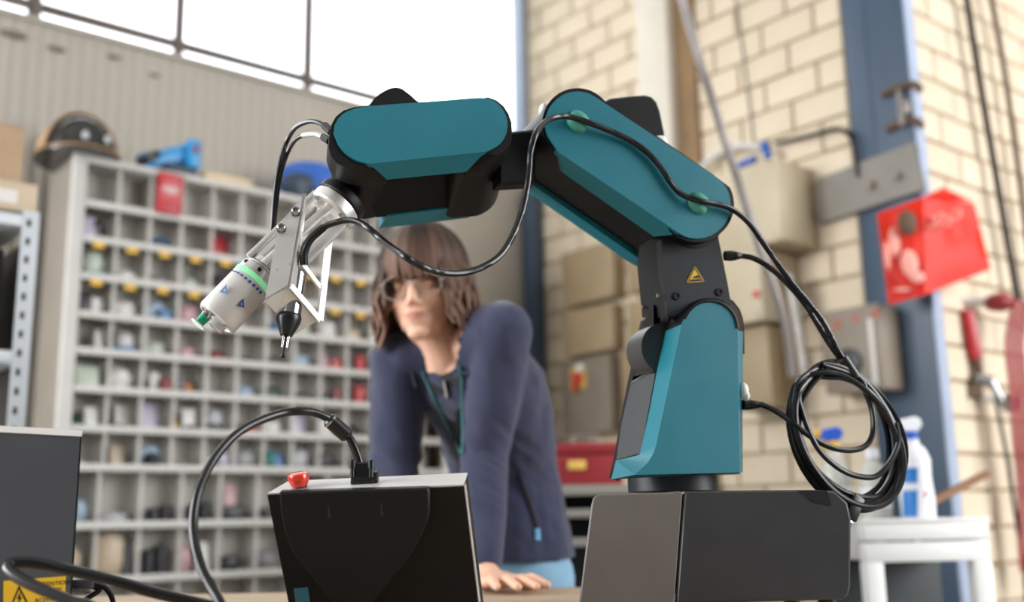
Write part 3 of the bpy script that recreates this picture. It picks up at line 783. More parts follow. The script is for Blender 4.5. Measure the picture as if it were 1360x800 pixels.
b = MB(); b.prism([tp(x, y, 0.0004) for x, y in ((390, 782), (409, 780), (413, 806), (394, 808))], TN * 0.0006); b.build('side_label', 'teal_label', term)['label'] = 'small teal label near the lower left corner'
# stop button
sb = bl0 + (br0 - bl0) * 0.145 - TN * 0.022 + TUP * 0.001
sa = (TUP - Vector((0.12, 0, 0))).normalized()
b = MB(); b.cyl(sb, sb + sa * 0.006, 0.0078, n=24); b.build('stop_collar', 'black_plastic', term)
b = MB(); b.lathe(sb + sa * 0.003, sa, [(0, 0.0090), (0.005, 0.0112), (0.011, 0.0120), (0.0135, 0.0108), (0.0148, 0.008), (0.015, 0.002)], 28); b.build('stop_button', 'stop_red', term)['label'] = 'red mushroom stop button'
# socket plug
pc = bl0 + (br0 - bl0) * 0.475 - TN * 0.030
PU = (TUP - TN * 0.15).normalized()
b = MB(); b.box(pc + PU * 0.008, (0.030, 0.015, 0.014), (Vector((1, 0, 0)), TN, PU), 0.002)
b.build('plug_socket', 'black_plastic', term)

# --- left control cabinet with the warning sticker
lc = thing('controller_cabinet', 'dark grey controller cabinet with silver top edge and yellow sticker', 'cabinet', (-0.62, 1.28, TZ))
LN = Vector((0.42, -0.907, 0.0)).normalized(); LP = pix(60, 650, 1.17)
def lp(px, py, off=0.0): return pixplane(px, py, LP + LN * off, LN)
b = MB()
zf = [lp(109, 574), lp(-70, 566)]
zl = [Vector((p.x, p.y, TZ + 0.012)) for p in zf]
b.loft([[zf[0], zf[1], zl[1], zl[0]], [p - LN * 0.24 for p in (zf[0], zf[1], zl[1], zl[0])]]); b.build('cabinet_body', 'black_plastic', lc)
b = MB()
fpn = [lp(106.5, 579, 0.003), lp(-70, 571, 0.003)]; fpl = [Vector((p.x, p.y, TZ + 0.014)) for p in fpn]; fpl[0] = lp(92, 800, 0.003) + (lp(92, 800, 0.003) - lp(106.5, 579, 0.003)) * 0.2
b.loft([[fpn[0], fpn[1], fpl[1], fpl[0]], [p - LN * 0.004 for p in (fpn[0], fpn[1], fpl[1], fpl[0])]]); b.build('front_panel', 'ctrl_grey', lc)
b = MB()
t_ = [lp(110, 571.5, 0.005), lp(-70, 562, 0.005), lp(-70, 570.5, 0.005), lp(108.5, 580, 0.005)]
b.loft([t_, [p - LN * 0.25 for p in t_]]); b.build('top_trim', 'trim_lit_white', lc)
for x in (lp(95, 700).x - 0.02, lp(-60, 700).x):
    for yy in (0.04, 0.2):
        q = MB(); c = Vector((x, LP.y + yy, TZ)); q.cyl(c, c + ZD * 0.013, 0.012, n=14); q.build('foot', 'black_plastic', lc)
# sticker: yellow with a bolt triangle and lines of print
so_ = 0.0035
q = MB(); q.prism([lp(x, y, so_) for x, y in ((4.5, 772), (87.5, 765.5), (86, 822), (4, 830))], LN * 0.0004); st = q.build('warning_sticker', 'warning_yellow', lc); st['label'] = 'yellow electrical warning sticker'
trp = [lp(25.5, 778, so_ + 0.0006), lp(38.5, 803, so_ + 0.0006), lp(14, 805, so_ + 0.0006)]
ctl = sum(trp, Vector()) / 3
q = MB()
for i in range(3):
    j = (i + 1) % 3; A, B_ = trp[i], trp[j]; C_, D_ = ctl + (B_ - ctl) * 0.72, ctl + (A - ctl) * 0.72
    q.prism([A, B_, C_, D_], LN * 0.0003)
q.build('triangle_border', 'print_black', st)
q = MB(); q.prism([lp(x, y, so_ + 0.0006) for x, y in ((27.5, 786), (22.5, 796), (25.6, 795.5), (23.6, 804), (29.6, 793), (26.6, 793.6))], LN * 0.0003); q.build('bolt_symbol', 'print_black', st)
def text(name, body, p, xdir, ydir, size, m, parent, extr=0.0002):
    cu = bpy.data.curves.new(name, 'FONT'); cu.body = body; cu.size = size; cu.extrude = extr; cu.align_x = 'LEFT'
    me_o = bpy.data.objects.new(name, cu)
    z = xdir.cross(ydir).normalized()
    M = Matrix(((xdir.x, ydir.x, z.x, p.x), (xdir.y, ydir.y, z.y, p.y), (xdir.z, ydir.z, z.z, p.z), (0, 0, 0, 1)))
    COL.objects.link(me_o); dg = bpy.context.evaluated_depsgraph_get()
    me = bpy.data.meshes.new_from_object(me_o.evaluated_get(dg)); bpy.data.objects.remove(me_o)
    me.name = name
    me.transform(Matrix.Translation(-root_loc(parent)) @ M)
    me.materials.clear(); me.materials.append(MATS[m])
    o = bpy.data.objects.new(name, me); COL.objects.link(o); o.parent = parent
    return o
lx = (lp(80, 771) - lp(45, 774)).normalized(); ly = LN.cross(lx); ly = ly if ly.z > 0 else -ly
for i, (tx, yy) in enumerate((('ATTENTION!', 780), ('Haute tension', 786.5), ('ACHTUNG!', 801), ('Hochspannung', 808))):
    text('sticker_print', tx, lp(46, yy, so_ + 0.0006), lx, ly, 0.0062 if i % 2 == 0 else 0.0046, 'print_black', st)
# ------------------------------------------------------------------ cables
def cpts(l, d=None):
    """(px, py, y) -> world points"""
    return [pix(x, y, q) for x, y, q in l]
ya = lambda px, py, off=0.0: rp(px, py, off).y
# signal cable: from the tool over both green clips into the hanging coil
def onrp(l): return [rp(x, y, o) for x, y, o in l]
YT = GP.y
sig = thing('signal_cable', 'black signal cable from the tool through the two green clips', 'cable', rp(767.7, 161.7, 0.02))
pts = [gp(404, 352, 0.022), gp(404, 336, 0.026), gp(412, 318, 0.03), gp(430, 302, 0.035), gp(450, 294.5, 0.045), gp(468, 293, 0.055), gp(488, 302, 0.07), gp(510, 321, 0.085)]
pts += [pix(535, 339, 1.13), pix(562, 355, 1.15), pix(590, 362.5, 1.17), pix(618, 362, 1.19), pix(645, 353, 1.205), pix(668, 335, 1.22), pix(687, 300, 1.235), pix(697, 265, 1.245), pix(702.5, 230, 1.25), pix(705, 200, 1.255), pix(713, 175, 1.26)]
pts += onrp([(728, 159.5, 0.028), (748, 154.5, 0.016), (767.7, 158, 0.0125), (790, 166, 0.011), (815, 176, 0.008), (838, 187, 0.006), (860, 203, 0.006), (878, 223, 0.006), (890, 242, 0.006), (905, 258, 0.007), (928, 266.5, 0.0125), (950, 271, 0.010), (968, 276, 0.008), (985, 287, 0.006), (1000, 303, 0.006), (1020, 332, 0.006), (1042, 363, 0.006), (1062, 388, 0.004), (1082, 412, 0.002), (1096, 432, 0.0), (1106, 452, 0.0), (1116, 470, 0.0), (1124, 482, 0.0)])
b = MB(); b.tube(pts, 0.0040, 10, 8); b.build('cable_sheath', 'cable_black', sig)
b = MB(); b.tube(pts[:4], 0.0052, 10, 6); b.build('cable_boot', 'black_plastic', sig)
# arm plug cable: bracket connector to the coil
arm = thing('arm_cable', 'short black cable from the plug below the elbow to the coil', 'cable', rp(965, 340, -0.05))
p2 = onrp([(984, 340, -0.03), (1000, 343, -0.025), (1020, 354, -0.015), (1040, 371, -0.006), (1056, 388, -0.006), (1072, 408, -0.009), (1084, 428, -0.010), (1096, 448, -0.009), (1108, 466, -0.008), (1119, 480, -0.006)])
b = MB(); b.tube(p2, 0.0039, 10, 8); b.build('cable_sheath', 'cable_black', arm)
b = MB(); q0, q1 = rp(962.5, 340, -0.033), rp(986, 340, -0.03)
b.lathe(q0, q1 - q0, [(0, 0.0068), (0.006, 0.0074), (0.011, 0.0074), (0.0112, 0.0062), (0.013, 0.0062), (0.0132, 0.0068), (0.015, 0.0068), (0.0152, 0.0056), (0.017, 0.0056), (0.0172, 0.006), (0.024, 0.0042)], 20); b.build('plug', 'black_plastic', arm)
# hanging coil: one long cable wound in loops
coil = thing('cable_coil', 'coil of black cable hanging beside the robot base', 'cable', rp(1122, 600, 0.0))
def loop(cx, cy, rx, ry, tilt, off0, off1, a0, a1, n=22):
    out = []
    for i in range(n + 1):
        t = math.radians(a0 + (a1 - a0) * i / n); x, y = rx * math.cos(t), ry * math.sin(t)
        ct_, st_ = math.cos(math.radians(tilt)), math.sin(math.radians(tilt))
        out.append(rp(cx + x * ct_ - y * st_, cy + x * st_ + y * ct_, off0 + (off1 - off0) * i / n))
    return out
base_c = onrp([(1010, 537, -0.03), (1030, 546, -0.012), (1052, 561, 0.006), (1072, 577, 0.013), (1095, 591, 0.016), (1118, 598, 0.016), (1140, 597, 0.014), (1154, 588, 0.012), (1160, 570, 0.010), (1158, 545, 0.008), (1150, 522, 0.006), (1140, 502, 0.004)])
loops = [loop(1124, 578, 62, 100, -26, 0.004, 0.006, -95, 265), loop(1120, 576, 66, 96, -22, -0.004, 0.0, -95, 265),
         loop(1127, 584, 59, 97, -30, 0.010, 0.008, -92, 268), loop(1122, 582, 68, 101, -24, -0.010, -0.006, -95, 265),
         loop(1129, 577, 64, 92, -34, 0.000, -0.004, -92, 268), loop(1116, 574, 60, 92, -20, -0.013, -0.01, -95, 265),
         loop(1131, 588, 61, 93, -28, 0.005, 0.002, -92, 268)]
path = base_c
for i, l in enumerate(loops): path = path + l[1:-1]
path = path + onrp([(1088, 500, 0.003), (1104, 486, 0.003), (1118, 480, 0.003), (1126, 488, 0.003)])
b = MB(); b.tube(path, 0.0040, 9, 4); b.build('cable_sheath', 'cable_black', coil)
cross = onrp([(1112, 480, 0.0), (1095, 482, 0.0), (1078, 492, 0.0), (1064, 512, 0.002), (1061, 530, 0.005), (1066, 548, 0.008), (1074, 572, 0.014), (1088, 598, 0.016), (1108, 618, 0.017), (1132, 631, 0.016), (1160, 634, 0.016), (1176, 622, 0.016), (1188, 604, 0.014), (1194, 584, 0.010), (1190, 562, 0.006)])
b = MB(); b.tube(cross, 0.0039, 9, 5); b.build('cable_end', 'cable_black', coil)
b = MB(); q0, q1 = rp(987, 538, -0.034), rp(1012, 538, -0.03)
b.lathe(q0, q1 - q0, [(0, 0.0072), (0.008, 0.0072), (0.0082, 0.006), (0.010, 0.006), (0.0102, 0.0068), (0.013, 0.0066), (0.0132, 0.0055), (0.015, 0.0055), (0.0152, 0.0062), (0.026, 0.0040)], 20); b.build('plug', 'black_plastic', coil)
b = MB(); q0 = rp(1124, 484, 0.003); q1 = rp(1131, 496, 0.003)
b.cyl(rp(1119, 476, 0.001), rp(1134, 500, 0.001), 0.0085, 0.0095, 16); b.build('cable_tie', 'black_plastic', coil)
b = MB(); q0, q1 = rp(1140, 660, 0.004), rp(1128, 690, 0.006)
X_ = (q1 - q0).normalized(); Y_ = RA.cross(X_).normalized()
b.box((q0 + q1) / 2, ((q1 - q0).length, 0.018, 0.011), (X_, Y_, RA), 0.002); b.build('end_plug', 'black_plastic', coil)
b = MB(); c = q1 + X_ * 0.004; b.box(c, (0.009, 0.011, 0.006), (X_, Y_, RA), 0.0006); b.build('plug_contact', 'steel', coil)
# two hoses that drop from the forearm to the gripper
for nm, lab, pp, rad in (('air_hose', 'outer black air hose arching from the forearm down behind the gripper', [(441, 176), (432, 168), (418, 162), (404, 164), (391, 172), (381, 188), (373, 212), (367.5, 240), (364, 270), (362, 298), (360, 320)], 0.0032),
                         ('sensor_lead', 'inner black sensor lead with a pale sleeve beside the air hose', [(438, 188), (430, 182), (418, 178.5), (404, 180), (392, 187), (382, 203), (374.5, 225), (369.5, 250), (366.5, 275), (364, 300), (362, 320)], 0.0029)):
    t_ = thing(nm, lab, 'hose' if 'air' in nm else 'cable', fp(440, 180, -0.02))
    P_ = [fp(*pp[0], -0.025)] + [gp(x, y, -0.030) + (fp(440, 180, -0.025) - gp(440, 180, -0.030)) * max(0, 1 - i / 5.0) for i, (x, y) in enumerate(pp)][1:]
    q = MB(); q.tube(P_, rad, 9, 6); q.build('sheath', 'cable_black', t_)
    q = MB(); q.tube(P_[:2], rad * 1.7, 9, 3); q.build('end_boot', 'black_plastic', t_)
    if 'sensor' in nm:
        q = MB(); q.tube(P_[1:4], rad * 1.25, 9, 4); q.build('pale_sleeve', 'aluminium', t_)['label'] = 'pale grey sleeve'
# terminal cable with ferrite and plug
tc = thing('terminal_cable', 'thick black cable arching up from the terminal plug', 'cable', pc)
DY = pc.y
pp = [pix(478, 616, DY), pix(474, 603, DY), pix(466, 585, DY), pix(457, 573, DY), pix(448, 565, DY), pix(436, 556, DY - 0.01), pix(418, 548.5, DY - 0.02), pix(400, 546.5, DY - 0.03), pix(378, 548.5, DY - 0.04), pix(350, 557, DY - 0.06), pix(322, 571, DY - 0.08), pix(298, 592, DY - 0.10), pix(278, 620, DY - 0.12), pix(263, 655, DY - 0.14), pix(257, 690, DY - 0.15), pix(259, 722, DY - 0.16), pix(268, 755, DY - 0.17), pix(280, 780, DY - 0.18), pix(292, 800, DY - 0.19), pix(305, 830, DY - 0.2)]
e = pp[-1]; pp += [Vector((e.x + 0.02, e.y - 0.01, TZ + 0.02)), Vector((e.x + 0.08, e.y - 0.01, TZ + 0.0055))]
b = MB(); b.tube(pp, 0.0047, 12, 7); b.build('cable_sheath', 'cable_black', tc)
b = MB(); fa_ = (pix(435, 556, DY - 0.008), pix(463, 581, DY)); fd = (fa_[1] - fa_[0]); x_, y_, d3 = orth(fd)
b.lathe(fa_[0], fd, [(0, 0.0062), (0.003, 0.0088), (fd.length - 0.003, 0.0088), (fd.length, 0.0062)], 20); fe = b.build('ferrite', 'black_plastic', tc)
for s in (0.0012, ):
    q = MB(); c = fa_[0] + fd * 0.12; q.lathe(c - y_ * 0.0, fd, [(0, 0.0091), (0.0022, 0.0091)], 20); q.build('ferrite_band', 'steel', fe)
b = MB()
pk = pix(481, 628, DY); 
sh2 = [(465, 643), (497, 643), (496, 622), (488, 614), (474, 614), (466, 622)]
o_ = [pix(x, y, DY - 0.008) for x, y in sh2]; b.slab(o_, Vector((0, 0.016, 0)), 0.002); b.build('plug', 'black_plastic', tc)
for x in (468, 493):
    q = MB(); q.lathe(pix(x, 634, DY - 0.010), pix(x, 607, DY - 0.010) - pix(x, 634, DY - 0.010), [(0, 0.0026), (0.010, 0.0026), (0.0102, 0.0040), (0.018, 0.0040), (0.019, 0.0030), (0.020, 0.0012)], 14); q.build('thumb_screw', 'black_plastic', tc)
# power cable looping in front of the cabinet
pw = thing('power_cable', 'thick black cable looping across the yellow sticker', 'cable', lp(40, 790, 0.03))
P_ = [pix(330, 822, 1.13), pix(290, 808, 1.12), pix(244, 797, 1.11), pix(200, 786, 1.105), pix(160, 774, 1.10), pix(125, 765, 1.10), pix(95, 758, 1.10), pix(62, 751, 1.10), pix(36, 747.5, 1.095), pix(18, 748, 1.09), pix(11, 752, 1.085), pix(12, 758, 1.08), pix(22, 766, 1.075), pix(40, 776, 1.07), pix(65, 787, 1.065), pix(95, 799, 1.06), pix(130, 812, 1.055)]
e = P_[-1]; s0 = P_[0]
P_ = [Vector((s0.x + 0.08, s0.y + 0.02, TZ + 0.006)), Vector((s0.x + 0.03, s0.y + 0.01, TZ + 0.010))] + P_ + [Vector((e.x + 0.03, e.y, TZ + 0.008)), Vector((e.x + 0.10, e.y, TZ + 0.006))]
b = MB(); b.tube(P_, 0.0058, 12, 7); b.build('cable_sheath', 'cable_black', pw)
# plug at the cabinet's far side with two thin leads
pl_ = thing('cabinet_plug', 'dark grey plug with two thin leads at the cabinet side', 'plug', lp(112, 785, -0.03))
b = MB(); c = pix(112, 776, 1.22); b.box(c, (0.024, 0.016, 0.010), None, 0.002); b.build('plug_body', 'ctrl_grey', pl_)
b = MB(); b.cyl(pix(98, 783.5, 1.21), pix(120, 787, 1.21), 0.0011, n=8); b.build('latch_wire', 'steel', pl_)
for P_ in ([(116, 777), (128, 777), (139, 781), (146, 789), (149, 796), (150, 806)], [(118, 778), (132, 783), (124, 790), (112, 798), (106, 808), (104, 820)]):
    w = [pix(x, y, 1.22) for x, y in P_]; w.append(Vector((w[-1].x, w[-1].y, TZ + 0.003)))
    q = MB(); q.tube(w, 0.003, 8, 5); q.build('lead', 'cable_black', pl_)
# ------------------------------------------------------------------ parts cabinet on the back wall
mat('cabinet_grey', 'C3C1BC', 0.5, var=0.05)
mat('cabinet_side', '837B71', 0.55, var=0.08)
mat('cabinet_inner', 'B4B0A8', 0.65, var=0.05)
mat('divider_plastic', 'D2CFC8', 0.4, var=0.04, alpha=0.5)
mat('tag_yellow', 'E5B32B', 0.6, var=0.04)
CV = 1.756; CB = 2.03; CU0 = -2.36; CUI = -2.314; NCOL = 13; CW = 0.1155; CU1 = CUI + NCOL * CW + 0.045
ROWZ = [2.148, 2.005, 1.881, 1.75, 1.619, 1.495, 1.368, 1.237, 1.11, 0.922, 0.746, 0.57, 0.39, 0.20]
cab = thing('parts_cabinet', 'tall light grey pigeonhole cabinet full of small parts', 'cabinet', W(-1.6, 1.89, 0))
def cb(name, u0, u1, v0, v1, z0, z1, m, bev=0.0):
    q = MB(); q.box(W((u0 + u1) / 2, (v0 + v1) / 2, (z0 + z1) / 2), (u1 - u0, v1 - v0, z1 - z0), (XD, ND, ZD), bev); return q.build(name, m, cab)
cb('side_panel', CU0, CU0 + 0.012, CV + 0.006, CB, 0, 2.17, 'cabinet_side')
cb('side_panel', CU1 - 0.012, CU1, CV + 0.006, CB, 0, 2.17, 'cabinet_side')
cb('front_post', CU0 - 0.001, CUI, CV, CV + 0.02, 0, 2.172, 'cabinet_grey', 0.002)
cb('front_post', CU1 - 0.045, CU1 + 0.001, CV, CV + 0.02, 0, 2.172, 'cabinet_grey', 0.002)
cb('top_panel', CU0, CU1, CV, CB, 2.148, 2.17, 'cabinet_grey', 0.002)
CB2 = CV + 0.115
cb('back_panel', CU0, CU1, CB - 0.006, CB, 0.05, 2.148, 'cabinet_side')
cb('inner_back', CUI, CU1 - 0.045, CB2, CB2 + 0.005, 0.05, 2.148, 'cabinet_inner')
for z in ROWZ[1:]:
    s_ = cb('shelf', CUI, CU1 - 0.045, CV + 0.012, CB2, z - 0.004, z, 'cabinet_inner')
    q = MB(); q.box(W((CUI + CU1 - 0.045) / 2, CV + 0.005, z - 0.002), (CU1 - CUI - 0.045, 0.008, 0.024), (XD, ND, ZD), 0.002); q.build('shelf_lip', 'cabinet_grey', s_)
def dividers(us, z0, z1):
    src = None
    for u in us:
        cb('divider', u - 0.002, u + 0.002, CV + 0.02, CB2, z0, z1, 'divider_plastic')
        cb('divider_edge', u - 0.005, u + 0.005, CV + 0.010, CV + 0.02, z0, z1, 'divider_plastic')
for i in range(8): dividers([CUI + CW * k for k in range(1, NCOL)], ROWZ[i + 1], ROWZ[i] - 0.004)
CW2 = 0.1425; LOW0 = -2.2095
for i in range(8, 13): dividers([LOW0 + CW2 * k for k in range(0, 10)], ROWZ[i + 1], ROWZ[i] - 0.004)
for r in (2, 3):
    for c in range(0, 11):
        u = CUI + CW * (c + 0.45); z = ROWZ[r] - 0.023 - 0.002 * (c % 2)
        q = MB(); q.box(W(u, CV - 0.0005, z), (0.038, 0.0012, 0.019), (XD, ND, ZD)); q.build('label_tag', 'tag_yellow', cab)

# --- small parts in the compartments
CC = {'white': 'E2E0DC', 'grey': '8E8E90', 'dark grey': '3A3B3E', 'black': '1E2022', 'red': 'B8343A', 'pale green': 'C4CFBE', 'teal': '3E8C8A', 'blue': '3D6F9E', 'pale blue': 'A5B9CC', 'lilac': 'BDB9CC',
      'pink': 'C9A2A6', 'beige': 'C9B79E', 'orange': 'B9794C', 'dark green': '2E4A40', 'yellow': 'D9B23C', 'dark red': '7E2026', 'silver': 'B9BBBE'}
for k_, h_ in CC.items(): mat('part_' + k_.replace(' ', '_'), h_, 0.4, var=0.18, scale=40)
GRP = 'small parts in the cabinet compartments'
def crumpled(c, sx, sy, sz, seed, n=14, m=9):
    b = MB(); rings = []
    for j in range(m + 1):
        t = -math.pi / 2 + math.pi * j / m; k = max(math.cos(t), 0.03) ** 0.6
        rg = []
        for i in range(n):
            a = 2 * math.pi * i / n; x, y, z = k * math.cos(a), k * math.sin(a), math.sin(t)
            nz = noise.noise(Vector((x * 2.1 + seed * 3.7, y * 2.1, z * 2.1 + seed))) * 0.5
            s = 1 + nz * 0.45
            rg.append(c + XD * (sx * x * s) + ND * (sy * y * s) + ZD * max(-sz, sz * z * (1 + nz * 0.3)))
        rings.append(rg)
    return b.loft(rings, True, True, True)
SEED = [0]; USED = {}
def item(r, c, kind, colour, du=0.0, w=0.08, h=0.06, extra=None):
    """one small thing in compartment c of row r (both from 0)"""
    SEED[0] += 1
    big = r >= 8
    u = (LOW0 + CW2 * (c - 0.5) if big else CUI + CW * (c + 0.5)) + du
    z = ROWZ[r + 1] + 0.0005; n_ = USED.get((r, c), 0); USED[(r, c)] = n_ + 1; v = CV + (0.080 if n_ == 0 else 0.046 if n_ == 1 else 0.024); dy = 0.030 if n_ == 0 else 0.014 if n_ == 1 else 0.008
    m = 'part_' + colour.replace(' ', '_'); row = ORD[r]; cell = ORD[c]
    where = 'in the %s compartment of the %s cabinet row' % (cell, row)
    P = W(u, v, z)
    kinds = {'bag': ('parts_bag', 'crumpled %s plastic bag', 'bag'), 'box': ('small_carton', 'small %s carton', 'box'), 'card': ('card_pack', 'upright %s card pack', 'pack'),
             'pile': ('parts_pile', 'low heap of %s fittings', 'parts'), 'tubes': ('plastic_bushing', 'row of upright %s bushings', 'parts'), 'ball': ('round_cap', 'round %s cap', 'cap'), 'coil': ('cable_bundle', 'curved %s cable bundle', 'cable')}
    nm, lab, cat = kinds[kind]
    if kind == 'bag': b = crumpled(P + ZD * (h / 2), w / 2, dy, h / 2, SEED[0])
    elif kind == 'box': b = MB().box(P + ZD * (h / 2), (w, dy * 1.9, h), (XD, ND, ZD), 0.002)
    elif kind == 'card':
        t = 0.15; Z = (ZD * math.cos(t) + ND * math.sin(t)).normalized(); Y = (ND * math.cos(t) - ZD * math.sin(t)).normalized()
        b = MB().box(P + Z * (h / 2) + ZD * 0.001, (w, 0.006, h), (XD, Y, Z), 0.002)
    elif kind == 'pile': b = crumpled(P + ZD * (h / 2), w / 2, dy, h / 2, SEED[0] + 50, 18, 8)
    elif kind == 'tubes':
        b = MB()
        for k in range(3):
            q = P + XD * ((k - 1) * w * 0.34) + ND * (0.006 * (k % 2)); b.lathe(q, ZD, [(0, w * 0.17), (h * (0.7 + 0.15 * k), w * 0.17), (h * (0.75 + 0.15 * k), w * 0.12)], 14)
        b.box(P + ZD * 0.004, (w, 0.03, 0.008), (XD, ND, ZD))
    elif kind == 'ball': b = MB().ell(P + ZD * (h / 2), (h / 2, h / 2, h / 2), None, 14, 9)
    else:
        b = MB(); pts = [P + XD * (w * 0.5 * math.cos(t)) + ZD * (0.006 + h * math.sin(t)) + ND * 0.01 * math.cos(3 * t) for t in [math.pi * k / 6 for k in range(7)]]
        b.tube(pts, 0.009, 8, 4)
    o = b.build(nm, m, None, origin=P); tag(o, (lab % colour) + ' ' + where, cat, GRP); return o
ITEMS = [(0, 0, 'bag', 'grey', .01, .06, .03), (0, 4, 'box', 'dark grey', 0, .08, .014), (0, 7, 'bag', 'pale green', 0, .07, .04),
 (1, 0, 'bag', 'dark grey', 0, .085, .09), (1, 0, 'card', 'lilac', -.03, .05, .085), (1, 1, 'pile', 'silver', 0, .08, .03), (1, 2, 'coil', 'blue', 0, .085, .045), (1, 4, 'card', 'red', 0, .085, .10), (1, 6, 'bag', 'white', 0, .07, .06),
 (2, 0, 'bag', 'pale green', 0, .09, .10), (2, 0, 'box', 'teal', .0, .085, .022), (2, 1, 'bag', 'white', 0, .08, .05), (2, 2, 'pile', 'grey', 0, .08, .04), (2, 3, 'bag', 'pale green', 0, .08, .05), (2, 4, 'bag', 'dark grey', 0, .06, .08), (2, 6, 'bag', 'silver', 0, .07, .05), (2, 8, 'bag', 'grey', 0, .07, .05), (2, 10, 'bag', 'white', 0, .07, .06),
 (3, 0, 'bag', 'white', .005, .09, .075), (3, 0, 'card', 'dark grey', -.02, .04, .09), (3, 1, 'bag', 'white', 0, .095, .07), (3, 2, 'bag', 'pale blue', -.005, .09, .08), (3, 2, 'box', 'blue', .02, .05, .05), (3, 3, 'bag', 'pink', 0, .085, .08), (3, 4, 'bag', 'white', 0, .08, .07), (3, 6, 'bag', 'blue', 0, .07, .05), (3, 7, 'bag', 'pale green', 0, .08, .07), (3, 8, 'bag', 'white', 0, .08, .08), (3, 9, 'bag', 'beige', 0, .08, .06), (3, 10, 'box', 'white', 0, .08, .07),
 (4, 0, 'pile', 'dark grey', .0, .07, .018), (4, 0, 'card', 'white', .03, .03, .08), (4, 1, 'bag', 'white', .01, .07, .085), (4, 1, 'box', 'blue', 0, .08, .03), (4, 2, 'bag', 'pale green', 0, .085, .06), (4, 3, 'bag', 'pink', 0, .08, .055), (4, 4, 'pile', 'dark red', 0, .08, .045), (4, 5, 'pile', 'black', 0, .085, .03), (4, 6, 'pile', 'dark grey', 0, .085, .045), (4, 7, 'bag', 'pale blue', 0, .085, .06), (4, 8, 'bag', 'pink', -.01, .07, .06), (4, 8, 'box', 'red', .025, .04, .05), (4, 9, 'box', 'black', -.02, .04, .07), (4, 9, 'bag', 'red', .02, .05, .075), (4, 10, 'bag', 'blue', 0, .08, .08), (4, 11, 'bag', 'orange', 0, .07, .07),
 (5, 0, 'pile', 'dark green', 0, .085, .035), (5, 0, 'card', 'pale green', .0, .08, .08), (5, 1, 'bag', 'white', 0, .095, .085), (5, 2, 'pile', 'dark green', -.015, .07, .05), (5, 2, 'card', 'white', .0, .035, .075), (5, 2, 'bag', 'dark red', .03, .04, .055), (5, 3, 'bag', 'dark green', .02, .06, .06), (5, 3, 'ball', 'orange', -.005, .05, .05), (5, 3, 'box', 'dark grey', -.035, .035, .065), (5, 5, 'bag', 'pale blue', 0, .085, .05), (5, 6, 'pile', 'dark green', 0, .09, .055), (5, 7, 'pile', 'black', 0, .09, .035), (5, 8, 'pile', 'dark grey', -.01, .075, .04), (5, 8, 'box', 'dark red', .03, .03, .06), (5, 9, 'box', 'black', -.025, .04, .075), (5, 9, 'bag', 'red', .02, .055, .08), (5, 10, 'bag', 'dark grey', 0, .07, .06),
 (6, 0, 'pile', 'dark green', 0, .1, .05), (6, 0, 'card', 'white', .02, .045, .075), (6, 1, 'card', 'white', .02, .05, .09), (6, 1, 'pile', 'dark green', -.01, .08, .02), (6, 2, 'card', 'lilac', 0, .065, .10), (6, 3, 'ball', 'yellow', -.03, .04, .04), (6, 3, 'card', 'white', .015, .05, .085), (6, 3, 'pile', 'black', .015, .055, .025), (6, 4, 'bag', 'silver', 0, .08, .09), (6, 4, 'pile', 'black', -.01, .08, .035), (6, 5, 'pile', 'black', -.02, .05, .04), (6, 5, 'bag', 'red', .02, .05, .035), (6, 6, 'bag', 'white', 0, .08, .06), (6, 7, 'card', 'lilac', 0, .07, .085), (6, 8, 'bag', 'white', 0, .08, .08), (6, 9, 'bag', 'black', 0, .09, .055), (6, 10, 'bag', 'red', 0, .08, .04),
 (7, 0, 'ball', 'silver', .0, .03, .03), (7, 1, 'card', 'beige', .01, .05, .08), (7, 2, 'bag', 'pale blue', 0, .09, .08), (7, 2, 'ball', 'black', .0, .05, .055), (7, 4, 'ball', 'white', -.01, .045, .05), (7, 4, 'bag', 'lilac', .03, .05, .06), (7, 5, 'box', 'beige', 0, .08, .03), (7, 5, 'bag', 'grey', 0, .08, .07), (7, 6, 'bag', 'teal', 0, .05, .075), (7, 6, 'card', 'blue', .025, .035, .06), (7, 7, 'bag', 'silver', 0, .085, .08), (7, 8, 'pile', 'dark grey', 0, .085, .07), (7, 9, 'pile', 'dark grey', 0, .08, .06), (7, 10, 'bag', 'grey', 0, .08, .07),
 (8, 0, 'bag', 'pale blue', .03, .07, .085), (8, 1, 'pile', 'silver', 0, .11, .04), (8, 2, 'tubes', 'dark grey', 0, .12, .06), (8, 3, 'tubes', 'dark grey', 0, .12, .07), (8, 4, 'card', 'pink', 0, .05, .14), (8, 4, 'pile', 'dark grey', 0, .11, .06), (8, 5, 'pile', 'dark grey', 0, .1, .05), (8, 6, 'bag', 'grey', 0, .1, .08),
 (9, 0, 'bag', 'beige', .0, .10, .11), (9, 1, 'bag', 'beige', 0, .12, .15), (9, 1, 'card', 'dark grey', .05, .03, .13), (9, 2, 'tubes', 'dark grey', -.01, .12, .10), (9, 3, 'bag', 'pink', -.03, .05, .10), (9, 3, 'card', 'white', .03, .05, .11), (9, 4, 'pile', 'dark grey', 0, .1, .06), (9, 5, 'bag', 'grey', 0, .1, .07),
 (10, 1, 'pile', 'grey', 0, .11, .05), (10, 2, 'bag', 'pale green', 0, .1, .08), (10, 3, 'pile', 'dark grey', 0, .1, .06), (10, 4, 'box', 'orange', 0, .1, .09)]
seen = set()
for it in ITEMS: item(*it)
